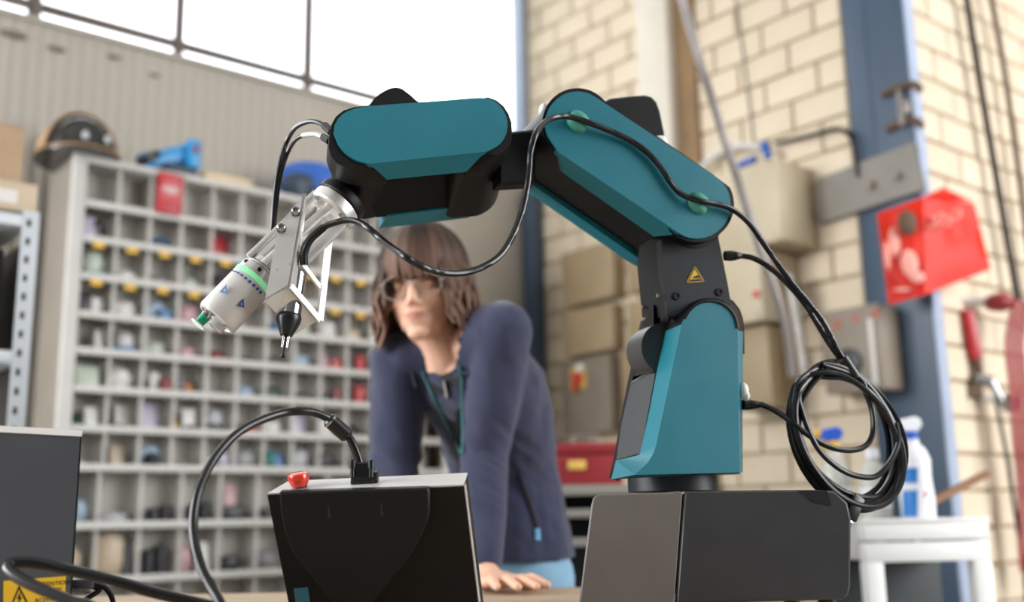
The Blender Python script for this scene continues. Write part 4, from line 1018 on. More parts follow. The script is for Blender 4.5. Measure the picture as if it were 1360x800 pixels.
# red bag hanging over the front of the third compartment
b = MB(); c = W(CUI + CW * 2.5, CV - 0.008, 2.09)
rows_ = []
for j in range(9):
    z = 0.066 - 0.145 * j / 8
    rows_.append([c + XD * (0.048 * math.cos(t)) + ND * (0.005 * math.sin(t) * (1 + 0.5 * math.sin(j))) + ZD * (z + 0.004 * math.sin(3 * t + j)) for t in [2 * math.pi * k / 14 for k in range(14)]])
b.loft(rows_, True, True, True); hb = b.build('red_parts_bag', 'part_red', None, origin=c - ZD * 0.08); tag(hb, 'red plastic bag with pale print hanging over the top cabinet row', 'bag')
b = MB(); b.ell(c + ZD * 0.012 - ND * 0.0035, (0.034, 0.003, 0.022), (XD, ND, ZD), 12, 6); o = b.build('pale_print', 'part_pink', hb)
# --- things on top of the cabinet
CT = 2.171
mat('helmet_black', '1C1A18', 0.18, var=0.1, coat=0.4)
mat('helmet_tan', 'A98A66', 0.6, var=0.12)
def on_top(px, py, v): 
    u, z = uv_on_v(px, py, v); return u
u0 = on_top(104, 200, 1.86)
hel = thing('safety_helmet', 'black safety helmet with a tan band on the cabinet corner', 'helmet', W(u0, 1.86, CT))
hc = W(u0, 1.86, CT + 0.012)
b = MB(); b.ell(hc, (0.125, 0.145, 0.158), (XD, ND, ZD), 28, 12, 0.0, 1.0); b.build('shell', 'helmet_black', hel)
b = MB()
arc = [hc + XD * (0.128 * math.cos(t)) + ZD * (0.161 * math.sin(t)) + ND * 0.0 for t in [math.pi * (0.04 + 0.92 * k / 16) for k in range(17)]]
rg = []
for k, p in enumerate(arc):
    n = (p - hc).normalized(); rg.append([p - ND * 0.045 - n * 0.004, p - ND * 0.045 + n * 0.002, p + ND * 0.055 + n * 0.002, p + ND * 0.055 - n * 0.004])
b.loft(rg, True, True, True); b.build('crown_band', 'helmet_tan', hel)
b = MB(); 
brim = [hc - ZD * 0.012 + XD * (0.142 * math.cos(t)) + ND * (0.165 * math.sin(t)) for t in [2 * math.pi * k / 32 for k in range(32)]]
b.slab(brim, ZD * 0.012, 0.003); b.build('brim', 'helmet_black', hel)
b = MB(); b.slab([p + ZD * 0.0125 + (p - hc) * 0.012 for p in brim], ZD * 0.006, 0.002); b.build('brim_edge', 'helmet_tan', hel)
for s in (-0.02, 0.055):
    q = MB(); q.ell(hc + XD * s - ND * 0.138 + ZD * 0.045, (0.012, 0.006, 0.016), (XD, ND, ZD), 12, 8); q.build('lamp_clip', 'part_silver', hel)
mat('tool_blue', '2F8FC8', 0.4, var=0.06); mat('tool_dark', '2B3B4A', 0.5, var=0.1)
u1 = on_top(228, 215, 1.80)
tl = thing('blue_tool_case', 'bright blue handheld tool lying on the cabinet top', 'tool', W(u1, 1.82, CT))
b = MB(); ax = ((XD * 0.93 + ZD * 0.37).normalized(), ND, (ZD * 0.93 - XD * 0.37).normalized())
b.box(W(u1 - 0.02, 1.82, CT + 0.066), (0.20, 0.07, 0.06), ax, 0.012); b.build('tool_body', 'tool_blue', tl)
b = MB(); b.box(W(u1 + 0.07, 1.79, CT + 0.085), (0.05, 0.075, 0.11), (XD, ND, ZD), 0.01); b.build('tool_head', 'tool_blue', tl)
b = MB(); b.cyl(W(u1 + 0.07, 1.752, CT + 0.10), W(u1 + 0.07, 1.745, CT + 0.10), 0.013, n=16); b.build('chuck', 'part_dark_red', tl)
b = MB(); b.ell(W(u1 - 0.085, 1.80, CT + 0.046), (0.055, 0.03, 0.022), ((XD * 0.8 + ZD * 0.6).normalized(), ND, (ZD * 0.8 - XD * 0.6).normalized()), 16, 8); b.build('sanding_disc', 'helmet_black', tl)
b = MB(); b.box(W(u1 + 0.03, 1.80, CT + 0.02), (0.12, 0.06, 0.038), (XD, ND, ZD), 0.006); b.build('tool_base', 'tool_dark', tl)
mat('pale_wood', 'D3BE9C', 0.6, var=0.12)
u2 = on_top(300, 238, 1.80)
b = MB(); b.box(W(u2, 1.80, CT + 0.016), (0.19, 0.06, 0.03), (XD, ND, ZD), 0.003); o = b.build('wooden_block', 'pale_wood', None, origin=W(u2, 1.80, CT)); tag(o, 'pale wooden block lying on the cabinet top beside the blue tool', 'wood block')
mat('sack_blue', '2F62B8', 0.6, var=0.15); 
u3 = on_top(412, 235, 1.84)
sk = thing('blue_sack', 'blue bag slumped on the cabinet top behind the air hose', 'bag', W(u3, 1.86, CT))
crumpled(W(u3 + 0.05, 1.88, CT + 0.092), 0.17, 0.09, 0.092, 4.3, 26, 14).build('sack_body', 'sack_blue', sk)
crumpled(W(u3 - 0.07, 1.80, CT + 0.055), 0.07, 0.04, 0.055, 9.1).build('dark_pouch', 'tool_dark', sk)

# ------------------------------------------------------------------ white rack at the left edge
mat('rack_white', 'C9D0D6', 0.4, var=0.06); mat('carton', 'B79B7C', 0.7, var=0.1); mat('carton_pale', 'CDBBA2', 0.7, var=0.08); mat('paper_white', 'E6E3DE', 0.7, var=0.03)
RF = pix(33, 400, 2.42); RF = Vector((RF.x, RF.y, 0)); RTOP = pix(36, 281, 2.42).z
rack = thing('steel_rack', 'white perforated steel rack at the left edge', 'rack', RF)
def rbox(name, p, size, m, bev=0.0, par=None): q = MB(); q.box(p, size, (XD, ND, ZD), bev); return q.build(name, m, par or rack)
for i, (du, dv) in enumerate(((0, 0), (-0.8, 0), (0, 0.4), (-0.8, 0.4))):
    p = RF + XD * du + ND * dv
    q = MB(); q.box(p + ZD * (RTOP / 2), (0.038, 0.003, RTOP), (XD, ND, ZD)); q.box(p + XD * (0.018 if du == 0 else -0.018) + ND * 0.018 + ZD * (RTOP / 2), (0.003, 0.036, RTOP), (XD, ND, ZD))
    up = q.build('upright', 'rack_white', rack)
    if i == 0:
        q = MB(); z = RTOP - 0.03
        while z > 0.85:
            q.box(p - ND * 0.0018 - XD * 0.004 + ZD * z, (0.009, 0.001, 0.017), (XD, ND, ZD)); z -= 0.044
        h_ = q.build('slot_hole', 'print_black', up); h_['kind'] = 'stuff'
for z in (RTOP - 0.025, 1.30, 0.62):
    rbox('rack_shelf', RF + XD * -0.4 + ND * 0.2 + ZD * z, (0.80, 0.40, 0.03), 'rack_white', 0.003)
mat('rack_brown', '2F2925', 0.6, var=0.15)
q = MB(); q.box(RF + XD * 0.012 + ND * 0.215 + ZD * ((RTOP + 0.55) / 2), (0.004, 0.35, RTOP - 0.66), (XD, ND, ZD)); q.build('side_sheet', 'rack_brown', rack)
def carton(name, lab, px, py0, py1, y, w, d, h, m, zb):
    p = RF + XD * px + ND * y + ZD * zb
    t = thing(name, lab, 'box', p)
    q = MB(); q.box(p + ZD * (h / 2), (w, d, h), (XD, ND, ZD), 0.003); q.build('carton_body', m, t)
    for s in (-1, 1):
        k = MB(); k.box(p + ZD * (h + 0.002) + ND * (s * d * 0.25), (w, d * 0.49, 0.004), (XD, ND, ZD)); k.build('flap', m, t)
    return t, p
zt_ = RTOP + 0.001
t, p = carton('cardboard_box', 'flat pale cardboard box with a white label on the rack', -0.155, 0, 0, 0.125, 0.34, 0.22, 0.066, 'carton_pale', zt_)
q = MB(); q.box(p + ZD * 0.032 - ND * 0.1105 + XD * 0.05, (0.15, 0.001, 0.032), (XD, ND, ZD)); q.build('paper_label', 'paper_white', t)
t2, p2_ = carton('cardboard_box', 'tall brown cardboard box stacked on the flat one on the rack', -0.17, 0, 0, 0.13, 0.30, 0.2, 0.138, 'carton', zt_ + 0.0705)
t3, p3_ = carton('cardboard_box', 'dark box on the lower shelf of the white rack', -0.22, 0, 0, 0.2, 0.36, 0.3, 0.24, 'helmet_black', 1.3155)
# ------------------------------------------------------------------ gear on the middle wall and the corner
mat('enclosure_beige', 'A08C6C', 0.55, var=0.12, scale=5)
mat('enclosure_pale', 'BFB196', 0.5, var=0.10, scale=5)
mat('enclosure_grey', '85796A', 0.5, var=0.12, scale=6)
mat('plate_steel', '77726A', 0.45, metal=0.3, var=0.15, scale=6)
mat('hose_ribbed', 'CFCBC4', 0.5, var=0.06)
mat('pipe_grey', '857E79', 0.4, metal=0.3, var=0.1)
mat('pipe_dark', '2A1E1C', 0.75, var=0.1); mat('pipe_brown', '5E4936', 0.75, var=0.1)
mat('connector_blue', '1F57B0', 0.4, var=0.05)
mat('bag_red', 'D62408', 0.5, var=0.08, scale=6, spec=0.3)
mat('bag_print', 'E59A8C', 0.5, var=0.1)
mat('wrench_red', 'B32A30', 0.35, var=0.06)
mat('hose_red', 'A2383E', 0.45, var=0.1)
mat('toolbox_red', '8E2B30', 0.38, var=0.08)
mat('switch_red', 'C8402E', 0.4); mat('switch_yellow', 'D9B45A', 0.5)
def enclosure(name, label, pxl, pxe, pxr, yt, yb, m, ul=UL - 0.0165, seams=(), cat='electrical box', knob=None):
    ym = (yt + yb) / 2
    v0 = uv_on_u(pxr, ym, ul)[0]; uf = uv_on_v(pxe, ym, v0)[0]; uf = min(uf, ul - 0.03)
    v1 = uv_on_u(pxl, ym, uf)[0]
    z1, z0 = uv_on_u(pxe, yt, uf)[1], uv_on_u(pxe, yb, uf)[1]
    t = thing(name, label, cat, W(uf / 2 + ul / 2, (v0 + v1) / 2, z0))
    q = MB(); q.box(W((uf + 0.012 + ul) / 2, (v0 + v1) / 2, (z0 + z1) / 2), (ul - uf - 0.012, v1 - v0 - 0.004, z1 - z0), (XD, ND, ZD), 0.004); q.build('case', m, t)
    k = MB(); k.box(W(uf + 0.008, (v0 + v1) / 2, (z0 + z1) / 2), (0.014, v1 - v0, z1 - z0 + 0.006), (XD, ND, ZD), 0.005); lid = k.build('lid', m, t)
    for vv in (v0 + 0.02, v1 - 0.02):
        for zz in (z0 + 0.02, z1 - 0.02):
            s = MB(); s.cyl(W(uf + 0.001, vv, zz), W(uf - 0.003, vv, zz), 0.006, n=10); s.build('screw', 'enclosure_grey', lid)
    return t, (uf, v0, v1, z0, z1)
enclosure('fuse_box', 'large pale fuse box on the brick wall behind the robot elbow', 945, 1033, 1083, 208, 318, 'enclosure_pale')
t, g = enclosure('fuse_box', 'pale fuse box with a red button behind the elbow plug', 950, 1010, 1062, 326, 424, 'enclosure_pale')
uf, v0, v1, z0, z1 = g
p = pixplane(1005, 391, W(uf, 0), XD)
b = MB(); b.lathe(p, -XD, [(0, 0.014), (0.008, 0.014), (0.012, 0.010)], 16); b.build('red_button', 'switch_red', t)
enclosure('fuse_box', 'pale fuse box below the one with the red button', 955, 1022, 1066, 432, 538, 'enclosure_beige')
enclosure('fuse_box', 'upper beige fuse box left of the robot elbow', 746, 815, 830, 318, 392, 'enclosure_beige')
enclosure('fuse_box', 'upper narrow fuse box close behind the robot bracket', 832, 880, 900, 300, 378, 'enclosure_beige')
enclosure('fuse_box', 'middle beige fuse box right of the person', 746, 815, 830, 402, 462, 'enclosure_beige')
enclosure('fuse_box', 'middle narrow fuse box behind the shoulder drum', 833, 880, 900, 392, 448, 'enclosure_beige')
t, g = enclosure('fuse_box', 'lower dark beige fuse box with red and yellow main switch', 746, 812, 826, 470, 572, 'enclosure_grey')
uf, v0, v1, z0, z1 = g
p = pixplane(769, 503, W(uf, 0), XD)
b = MB(); b.box(p - XD * 0.003, (0.006, 0.10, 0.10), (XD, ND, ZD), 0.002); b.build('switch_plate', 'switch_yellow', t)
b = MB(); b.lathe(p - XD * 0.004, -XD, [(0, 0.036), (0.012, 0.034), (0.014, 0.03)], 20); b.box(p - XD * 0.026 - ZD * 0.02, (0.02, 0.022, 0.085), (XD, ND, ZD), 0.004); b.build('switch_handle', 'switch_red', t)
b = MB(); b.ell(p - XD * 0.012 + ZD * 0.044 - ND * 0.02, (0.012, 0.03, 0.02), (XD, ND, ZD), 12, 7); b.build('seal_cap', 'paper_white', t)
enclosure('fuse_box', 'lower narrow fuse box just left of the robot flank panel', 826, 872, 890, 458, 575, 'enclosure_beige')
# grey box with red marks, on the column
t, g = enclosure('switch_box', 'grey switch box with three red marks on the blue column', 1092, 1170, 1197, 402, 516, 'enclosure_grey', ul=-0.004)
uf, v0, v1, z0, z1 = g
for i, (x, y) in enumerate(((1112, 431), (1137, 424), (1162, 416))):
    p = pixplane(x, y, W(uf, 0), XD); q = MB()
    if i == 0: 
        for dz, dv, sv, sz in ((0.012, 0, 0.024, 0.006), (-0.012, 0, 0.024, 0.006), (0, 0.010, 0.006, 0.03), (0, -0.010, 0.006, 0.03)): q.box(p - XD * 0.0005 + ZD * dz + ND * dv, (0.001, sv, sz), (XD, ND, ZD))
    elif i == 1:
        for dz, dv, sv, sz in ((0, 0.008, 0.006, 0.034), (0.014, -0.002, 0.022, 0.006), (0.0, -0.001, 0.016, 0.006)): q.box(p - XD * 0.0005 + ZD * dz + ND * dv, (0.001, sv, sz), (XD, ND, ZD))
    else:
        for dz, dv, sv, sz in ((0.012, 0, 0.024, 0.006), (-0.012, 0, 0.024, 0.006), (0, 0.010, 0.006, 0.03), (0, -0.010, 0.006, 0.03), (-0.006, -0.008, 0.012, 0.006)): q.box(p - XD * 0.0005 + ZD * dz + ND * dv, (0.001, sv, sz), (XD, ND, ZD))
    q.build('red_mark', 'switch_red', t)
p = pixplane(1128, 482, W(uf, 0), XD); b = MB(); b.lathe(p, -XD, [(0, 0.05), (0.01, 0.05), (0.012, 0.044)], 24); b.build('hole_shade_disc', 'robot_dark', t)  # raised dark disc stands in for the shade of a hole
b = MB(); b.box(W(uf - 0.006, v0 + 0.03, (z0 + z1) / 2 - 0.02), (0.012, 0.016, (z1 - z0) * 0.8), (XD, ND, ZD), 0.003); b.build('pale_bar', 'hose_ribbed', t)
# small meter box at its right, in front of the column
p = pixplane(1187, 460, W(-0.12, 0), XD)
# steel bracket on the column
t = thing('steel_bracket', 'grey steel bracket plate with two bolts across the blue column', 'bracket', W(-0.02, 0.1, 2.0))
A = [pixplane(x, y, W(-0.03, 0), XD) for x, y in ((1084, 238), (1212, 189), (1226, 252), (1085, 298))]
b = MB(); b.prism(A, XD * 0.024); b.build('bracket_plate', 'plate_steel', t)
for x, y in ((1157, 246), (1192, 234)):
    q = MB(); c = pixplane(x, y, W(-0.03, 0), XD); q.lathe(c, -XD, [(0, 0.022), (0.003, 0.022), (0.003, 0.016), (0.018, 0.016)], 6 if x > 1170 else 16, smooth=False); q.build('bolt', 'enclosure_grey', t)
# clamp on the column edge
t = thing('beam_clamp', 'rusty steel clamp biting the edge of the blue column', 'clamp', pixplane(1195, 145, W(-0.02, 0), XD))
c = lambda x, y, u=-0.012: pixplane(x, y, W(u, 0), XD)
for ya_, yb_ in (((1172, 126), (1214, 112)), ((1178, 172), (1216, 160))):
    q = MB(); q.tube([c(*ya_), c((ya_[0] + yb_[0]) / 2, (ya_[1] + yb_[1]) / 2 - 2), c(*yb_), c(yb_[0] + 8, yb_[1] + 8)], 0.014, 10, 5); q.build('clamp_jaw', 'pipe_brown', t)
q = MB(); q.cyl(c(1194, 120, -0.02), c(1199, 168, -0.02), 0.011, n=12); q.build('clamp_screw', 'pipe_grey', t)
q = MB(); q.box(c(1204, 142, -0.016), (0.02, 0.03, 0.05), (XD, ND, ZD), 0.005); q.build('clamp_block', 'pipe_grey', t)
# leaning pole, conduit, wires
def hose(name, lab, cat, pts, r, m, sub=6, n=10, group=None):
    P_ = pts; t = MB(); t.tube(P_, r, n, sub); o = t.build(name, m, None, origin=P_[-1]); tag(o, lab, cat, group); return o
pw_ = lambda l, u: [pixplane(x, y, W(u, 0), XD) for x, y in l]
pv_ = lambda l, v: [pixplane(x, y, W(0, v), ND) for x, y in l]
hose('leaning_conduit', 'thin grey metal conduit leaning in front of the brick wall', 'conduit', [pix(898, -30, 3.0), pix(920, 50, 3.05), pix(956, 165, 3.12), pix(1000, 300, 3.2), pix(1040, 420, 3.28), pix(1052, 500, 3.33)], 0.0135, 'pipe_grey')
hose('bent_conduit', 'pale grey bent conduit arching over the large fuse box', 'conduit', pw_([(915, 262), (925, 235), (942, 213), (965, 199), (990, 194), (1012, 196)], -0.05), 0.016, 'hose_ribbed')
hose('black_wall_cable', 'black cable hooking down beside the blue column', 'cable', pw_([(1030, 190), (1055, 185), (1080, 179), (1105, 172), (1122, 174), (1132, 188), (1137, 212), (1140, 235)], -0.03), 0.009, 'cable_black')
hose('wall_wire', 'thin grey wire running down the brick wall', 'wire', pw_([(975, -10), (985, 60), (994, 130), (1001, 195)], 0.0), 0.004, 'pipe_grey')
for nm, lab, a, b2 in (('blue_connector', 'blue hose connector lying left on the conduit', (982, 220), (1004, 211)), ('blue_connector', 'blue hose connector standing at the conduit end', (1014, 189), (1021, 210))):
    t = MB(); A_, B_ = pw_([a, b2], -0.07); d = B_ - A_; t.lathe(A_, d, [(0, 0.014), (d.length * 0.35, 0.017), (d.length * 0.4, 0.013), (d.length * 0.6, 0.013), (d.length * 0.65, 0.017), (d.length, 0.014)], 14)
    o = t.build(nm, 'connector_blue', None, origin=A_); tag(o, lab, 'connector')
# ribbed white hose
P_ = catmull([pixplane(x, y, W(-0.12, 0), XD) for x, y in ((1048, 365), (1054, 400), (1061, 440), (1067, 480), (1070, 505))], 14); t = MB()
t.tube(P_, lambda q: 0.017 + 0.0028 * math.sin(q * 2 * math.pi * 26), 12, 1); o = t.build('ribbed_hose', 'hose_ribbed', None, origin=P_[-1]); tag(o, 'white ribbed flexible hose between the fuse boxes and switch box', 'hose')
# pipes on the right wall
hose('wall_pipe', 'dark brown vertical pipe on the pale brick wall', 'pipe', pv_([(1281, -20), (1300, 100), (1326, 250), (1352, 400)], -0.04), 0.013, 'pipe_dark')
hose('wall_pipe', 'lighter brown vertical pipe at the right edge of the wall', 'pipe', pv_([(1313, -20), (1330, 70), (1348, 190), (1366, 330), (1380, 420)], -0.04), 0.011, 'pipe_brown')
# red bag hanging from the column
BY = 3.58
t = thing('red_plastic_bag', 'bright red plastic bag with white print hanging on the blue column', 'bag', pix(1235, 400, BY))
def bagpt(x, y, off): return pix(x, y, BY + off)
def quadgrid(corners, bulge, n=8, ph=0.0):
    b = MB(); vs = []; fs = []
    for s in (0, 1):
        for j in range(n + 1):
            for i in range(n + 1):
                a, c_ = i / n, j / n
                x = (1 - c_) * ((1 - a) * corners[0][0] + a * corners[1][0]) + c_ * ((1 - a) * corners[3][0] + a * corners[2][0])
                y = (1 - c_) * ((1 - a) * corners[0][1] + a * corners[1][1]) + c_ * ((1 - a) * corners[3][1] + a * corners[2][1])
                o = (1 - c_) * ((1 - a) * corners[0][2] + a * corners[1][2]) + c_ * ((1 - a) * corners[3][2] + a * corners[2][2])
                k = math.sin(math.pi * a) * math.sin(math.pi * c_)
                w = noise.noise(Vector((a * 3 + ph, c_ * 3, ph))) * 0.025
                vs.append(bagpt(x, y, o - (k * bulge + w * (0.3 + k)) * (1 if s == 0 else -1) + (0.0 if s == 0 else 0.006)))
    N = (n + 1) * (n + 1)
    for s in (0, 1):
        for j in range(n):
            for i in range(n):
                q = s * N + j * (n + 1) + i; fs.append((q, q + 1, q + n + 2, q + n + 1))
    edge = [i for i in range(n)] + [n + (n + 1) * j for j in range(n)] + [N - 1 - i for i in range(n)] + [(n + 1) * (n - j) for j in range(n)]
    for k in range(len(edge)):
        p, q = edge[k], edge[(k + 1) % len(edge)]; fs.append((p, q, q + N, p + N))
    b.add(vs, fs, True); return b
L = quadgrid([(1165, 284, 0.02), (1226, 262, -0.05), (1228, 392, -0.05), (1180, 405, 0.01)], 0.015, 8, 1.3).build('bag_side', 'bag_red', t)
R_ = quadgrid([(1226, 262, -0.05), (1294, 270, 0.03), (1316, 358, 0.05), (1228, 392, -0.05)], 0.02, 8, 2.7).build('bag_front', 'bag_red', t)
b = quadgrid([(1222, 264, -0.048), (1252, 249, 0.0), (1294, 268, 0.03), (1226, 266, -0.05)], 0.006, 6, 4.1); b.build('bag_top', 'bag_red', t)
b = MB(); b.ell(bagpt(1205, 296, -0.055), (0.033, 0.02, 0.045), None, 16, 10); b.cyl(bagpt(1205, 296, -0.05), pixplane(1203, 296, W(-0.0025, 0), XD), 0.012, n=12); b.build('hook_knob', 'pipe_brown', t)
for k, (x, y, w, h) in enumerate(((1188, 322, 0.02, 0.055), (1208, 350, 0.03, 0.05), (1218, 368, 0.028, 0.022), (1178, 340, 0.010, 0.05), (1198, 385, 0.03, 0.008))):
    q = MB(); q.ell(bagpt(x, y, -0.055 if x > 1200 else -0.035), (w, 0.006, h), None, 12, 7); o = q.build('white_print', 'bag_print', L)
for k, (x0, y0, x1, y1) in enumerate(((1233, 302, 1243, 288), (1244, 298, 1252, 284), (1253, 300, 1262, 288), (1263, 292, 1276, 280))):
    q = MB(); P_ = [bagpt(x0, y0, -0.066), bagpt((x0 + x1) / 2 + 3, (y0 + y1) / 2 + 4, -0.066), bagpt(x1, y1, -0.064), bagpt(x0 + 2, y1 + 1, -0.064)]; q.tube(P_, 0.004, 6, 4); q.build('white_print', 'bag_print', R_)
# air gun with red lever, hoses
YW = 3.75
t = thing('air_blow_gun', 'red-handled air gun with silver fittings hanging on the wall', 'tool', pix(1300, 500, YW))
b = MB(); A_, B_ = pix(1284, 412, YW), pix(1296, 478, YW); d = B_ - A_; x_, y_, z_ = orth(d); b.box((A_ + B_) / 2, (0.045, 0.03, d.length), (Vector((1, 0, 0)), Vector((0, 1, 0)), d.normalized()), 0.008); b.build('red_lever', 'wrench_red', t)
b = MB(); b.cyl(pix(1296, 476, YW), pix(1301, 500, YW), 0.016, 0.014, 12); b.build('neck', 'pipe_brown', t)
b = MB(); b.cyl(pix(1293, 502, YW), pix(1318, 508, YW), 0.020, 0.024, 14); b.cyl(pix(1316, 506, YW - 0.01), pix(1330, 532, YW - 0.01), 0.015, 0.013, 12); b.build('silver_fitting', 'steel', t)
b = MB(); b.cyl(pix(1305, 531, YW), pix(1324, 530, YW), 0.010, 0.013, 12); b.build('brass_nozzle', 'aluminium', t)
b = MB(); c = pix(1342, 536, YW); b.lathe(c + Vector((0, 0.015, 0)), Vector((-0.3, -1, 0)), [(0, 0.032), (0.02, 0.034), (0.026, 0.028)], 20); b.build('gauge', 'aluminium', t)
b = MB(); b.box(pix(1283, 521, YW + 0.02), (0.10, 0.05, 0.05), None, 0.006); b.build('wall_mount', 'pipe_brown', t)
t = thing('hose_reel_handle', 'dark red rounded handle above the air gun', 'handle', pix(1326, 400, YW))
b = MB(); b.ell(pix(1327, 402, YW), (0.055, 0.05, 0.034), None, 18, 10); b.build('grip', 'toolbox_red', t)
b = MB(); b.tube([pix(1262, 392, YW + 0.02), pix(1280, 400, YW + 0.02), pix(1300, 400, YW + 0.01), pix(1315, 403, YW)], 0.014, 10, 5); b.build('pale_arm', 'hose_ribbed', t)
for i, (dx, lab) in enumerate(((-2, 'red air hose hanging nearest the gauge'), (7, 'middle one of the three red air hoses'), (16, 'red air hose at the very right edge'))):
    hose('red_air_hose', lab, 'hose', [pix(1352 + dx, 400, YW), pix(1345 + dx, 425, YW - 0.02), pix(1340 + dx, 460, YW - 0.03), pix(1346 + dx, 520, YW - 0.03), pix(1350 + dx, 580, YW - 0.02), pix(1356 + dx, 640, YW), pix(1360 + dx, 760, YW)], 0.0095, 'hose_red')
hose('black_air_line', 'thin black line hanging down from the air gun', 'cable', [pix(1322, 530, YW - 0.02), pix(1328, 560, YW - 0.02), pix(1338, 610, YW - 0.02), pix(1348, 680, YW), pix(1358, 730, YW), pix(1364, 800, YW)], 0.007, 'cable_black')

# ------------------------------------------------------------------ white frame bench with spray bottles
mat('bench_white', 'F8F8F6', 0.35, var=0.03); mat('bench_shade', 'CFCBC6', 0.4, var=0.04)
mat('bottle_clear', 'DCDDD6', 0.15, var=0.05, alpha=0.75); mat('bottle_white', 'EEF0F4', 0.3, var=0.04); mat('label_blue', '2D7FD0', 0.4, var=0.04); mat('spray_yellow', 'E8B21E', 0.35); mat('spray_blue', '2C5BC4', 0.35); mat('label_red', 'CC3B50', 0.4)
SY = 2.55
s0 = pix(1146, 693, SY); s1 = pix(1312, 688, SY + 0.02); SZ = s0.z
bench = thing('white_bench', 'white metal frame bench with grooved rail beside the control box', 'bench', Vector(((s0.x + s1.x) / 2, SY + 0.15, 0)))
XA = Vector((s1.x - s0.x, s1.y - s0.y, 0)).normalized(); YA = Vector((-XA.y, XA.x, 0)); BW = Vector((s1.x - s0.x, s1.y - s0.y, 0)).length; BD = 0.32
base = Vector((s0.x, s0.y, 0))
def bb(name, x0, x1, y0, y1, z0, z1, m, bev=0.003): q = MB(); q.box(base + XA * ((x0 + x1) / 2) + YA * ((y0 + y1) / 2) + ZD * ((z0 + z1) / 2), (x1 - x0, y1 - y0, z1 - z0), (XA, YA, ZD), bev); return q.build(name, m, bench)
bb('front_rail', 0, BW, 0, 0.04, SZ - 0.045, SZ - 0.004, 'bench_white'); bb('front_rail', 0, BW, 0.004, 0.036, SZ - 0.094, SZ - 0.049, 'bench_white')
bb('bench_top', -0.004, BW + 0.004, -0.004, BD + 0.004, SZ - 0.004, SZ + 0.004, 'bench_white')
for x in (0, BW - 0.042):
    for y in (0.001, BD - 0.04): bb('leg', x, x + 0.042, y, y + 0.04, 0, SZ - 0.004 if y > 0.1 else SZ - 0.0945, 'bench_white')
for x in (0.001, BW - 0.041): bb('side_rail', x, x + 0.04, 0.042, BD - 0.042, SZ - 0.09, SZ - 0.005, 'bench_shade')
mat('bench_gap_dark', '33383B', 0.6, var=0.1)
bb('back_panel', 0.002, BW - 0.002, BD - 0.05, BD - 0.042, 0.28, SZ - 0.092, 'bench_gap_dark', 0.001)  # added dark sheet that darkens the opening between the legs
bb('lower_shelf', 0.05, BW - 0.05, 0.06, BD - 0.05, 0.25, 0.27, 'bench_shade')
ZB = SZ + 0.0045
def bottle(name, lab, px, y, prof, m, headm, nozm, h, label=None):
    p = pix(px, 660, y); p = Vector((p.x, p.y, ZB)); t = thing(name, lab, 'spray bottle', p)
    q = MB(); q.lathe(p, ZD, prof, 28); bd = q.build('bottle_body', m, t)
    zt = prof[-1][0]; c = p + ZD * zt
    q = MB(); q.lathe(c - ZD * 0.002, ZD, [(0, 0.015), (0.018, 0.015), (0.022, 0.012)], 18); q.build('collar', nozm, t)
    q = MB()
    pf = [(-0.030, 0.026), (-0.034, 0.036), (-0.030, 0.048), (0.010, 0.056), (0.022, 0.050), (0.026, 0.036), (0.014, 0.020), (-0.012, 0.018)]
    q.slab([c + Vector((x, -0.011, z)) for x, z in pf], Vector((0, 0.022, 0)), 0.003); q.build('spray_head', headm, t)
    q = MB(); q.lathe(c + Vector((-0.032, 0, 0.040)), Vector((-1, 0, -0.05)), [(0, 0.009), (0.014, 0.009), (0.015, 0.006)], 14); q.build('nozzle', nozm, t)
    q = MB(); q.tube([c + Vector((-0.016, 0, 0.024)), c + Vector((-0.026, 0, 0.010)), c + Vector((-0.034, 0, -0.008))], 0.005, 8, 4); q.build('trigger', nozm, t)
    if label: label(t, p, bd)
    return t
P1 = [(0, 0.034), (0.004, 0.038), (0.09, 0.038), (0.12, 0.034), (0.15, 0.022), (0.165, 0.013), (0.178, 0.013)]
def l1(t, p, bd):
    q = MB(); q.lathe(p + ZD * 0.02, ZD, [(0, 0.0384), (0.06, 0.0384)], 24, True, False); q.build('bottle_label', 'bottle_white', bd)
bottle('spray_bottle', 'clear spray bottle with yellow and blue trigger head on the bench', 1112, SY + 0.22, P1, 'bottle_clear', 'spray_blue', 'spray_yellow', 0.2, l1)
P2 = [(0, 0.034), (0.004, 0.037), (0.10, 0.037), (0.125, 0.030), (0.14, 0.014), (0.152, 0.014)]
p = pix(1163, 660, SY + 0.16); p = Vector((p.x, p.y, ZB)); t = thing('plastic_bottle', 'pale translucent bottle between the two spray bottles', 'bottle', p)
q = MB(); q.lathe(p, ZD, P2, 26); q.build('bottle_body', 'bottle_clear', t); q = MB(); q.lathe(p + ZD * 0.150, ZD, [(0, 0.017), (0.022, 0.016), (0.024, 0.012)], 18); q.build('cap', 'bottle_white', t)
q = MB(); q.lathe(p + ZD * 0.025, ZD, [(0, 0.0374), (0.05, 0.0374)], 24, True, False); q.build('bottle_label', 'bottle_white', t)
P3 = [(0, 0.036), (0.004, 0.040), (0.05, 0.041), (0.10, 0.037), (0.14, 0.039), (0.165, 0.030), (0.18, 0.016), (0.19, 0.016)]
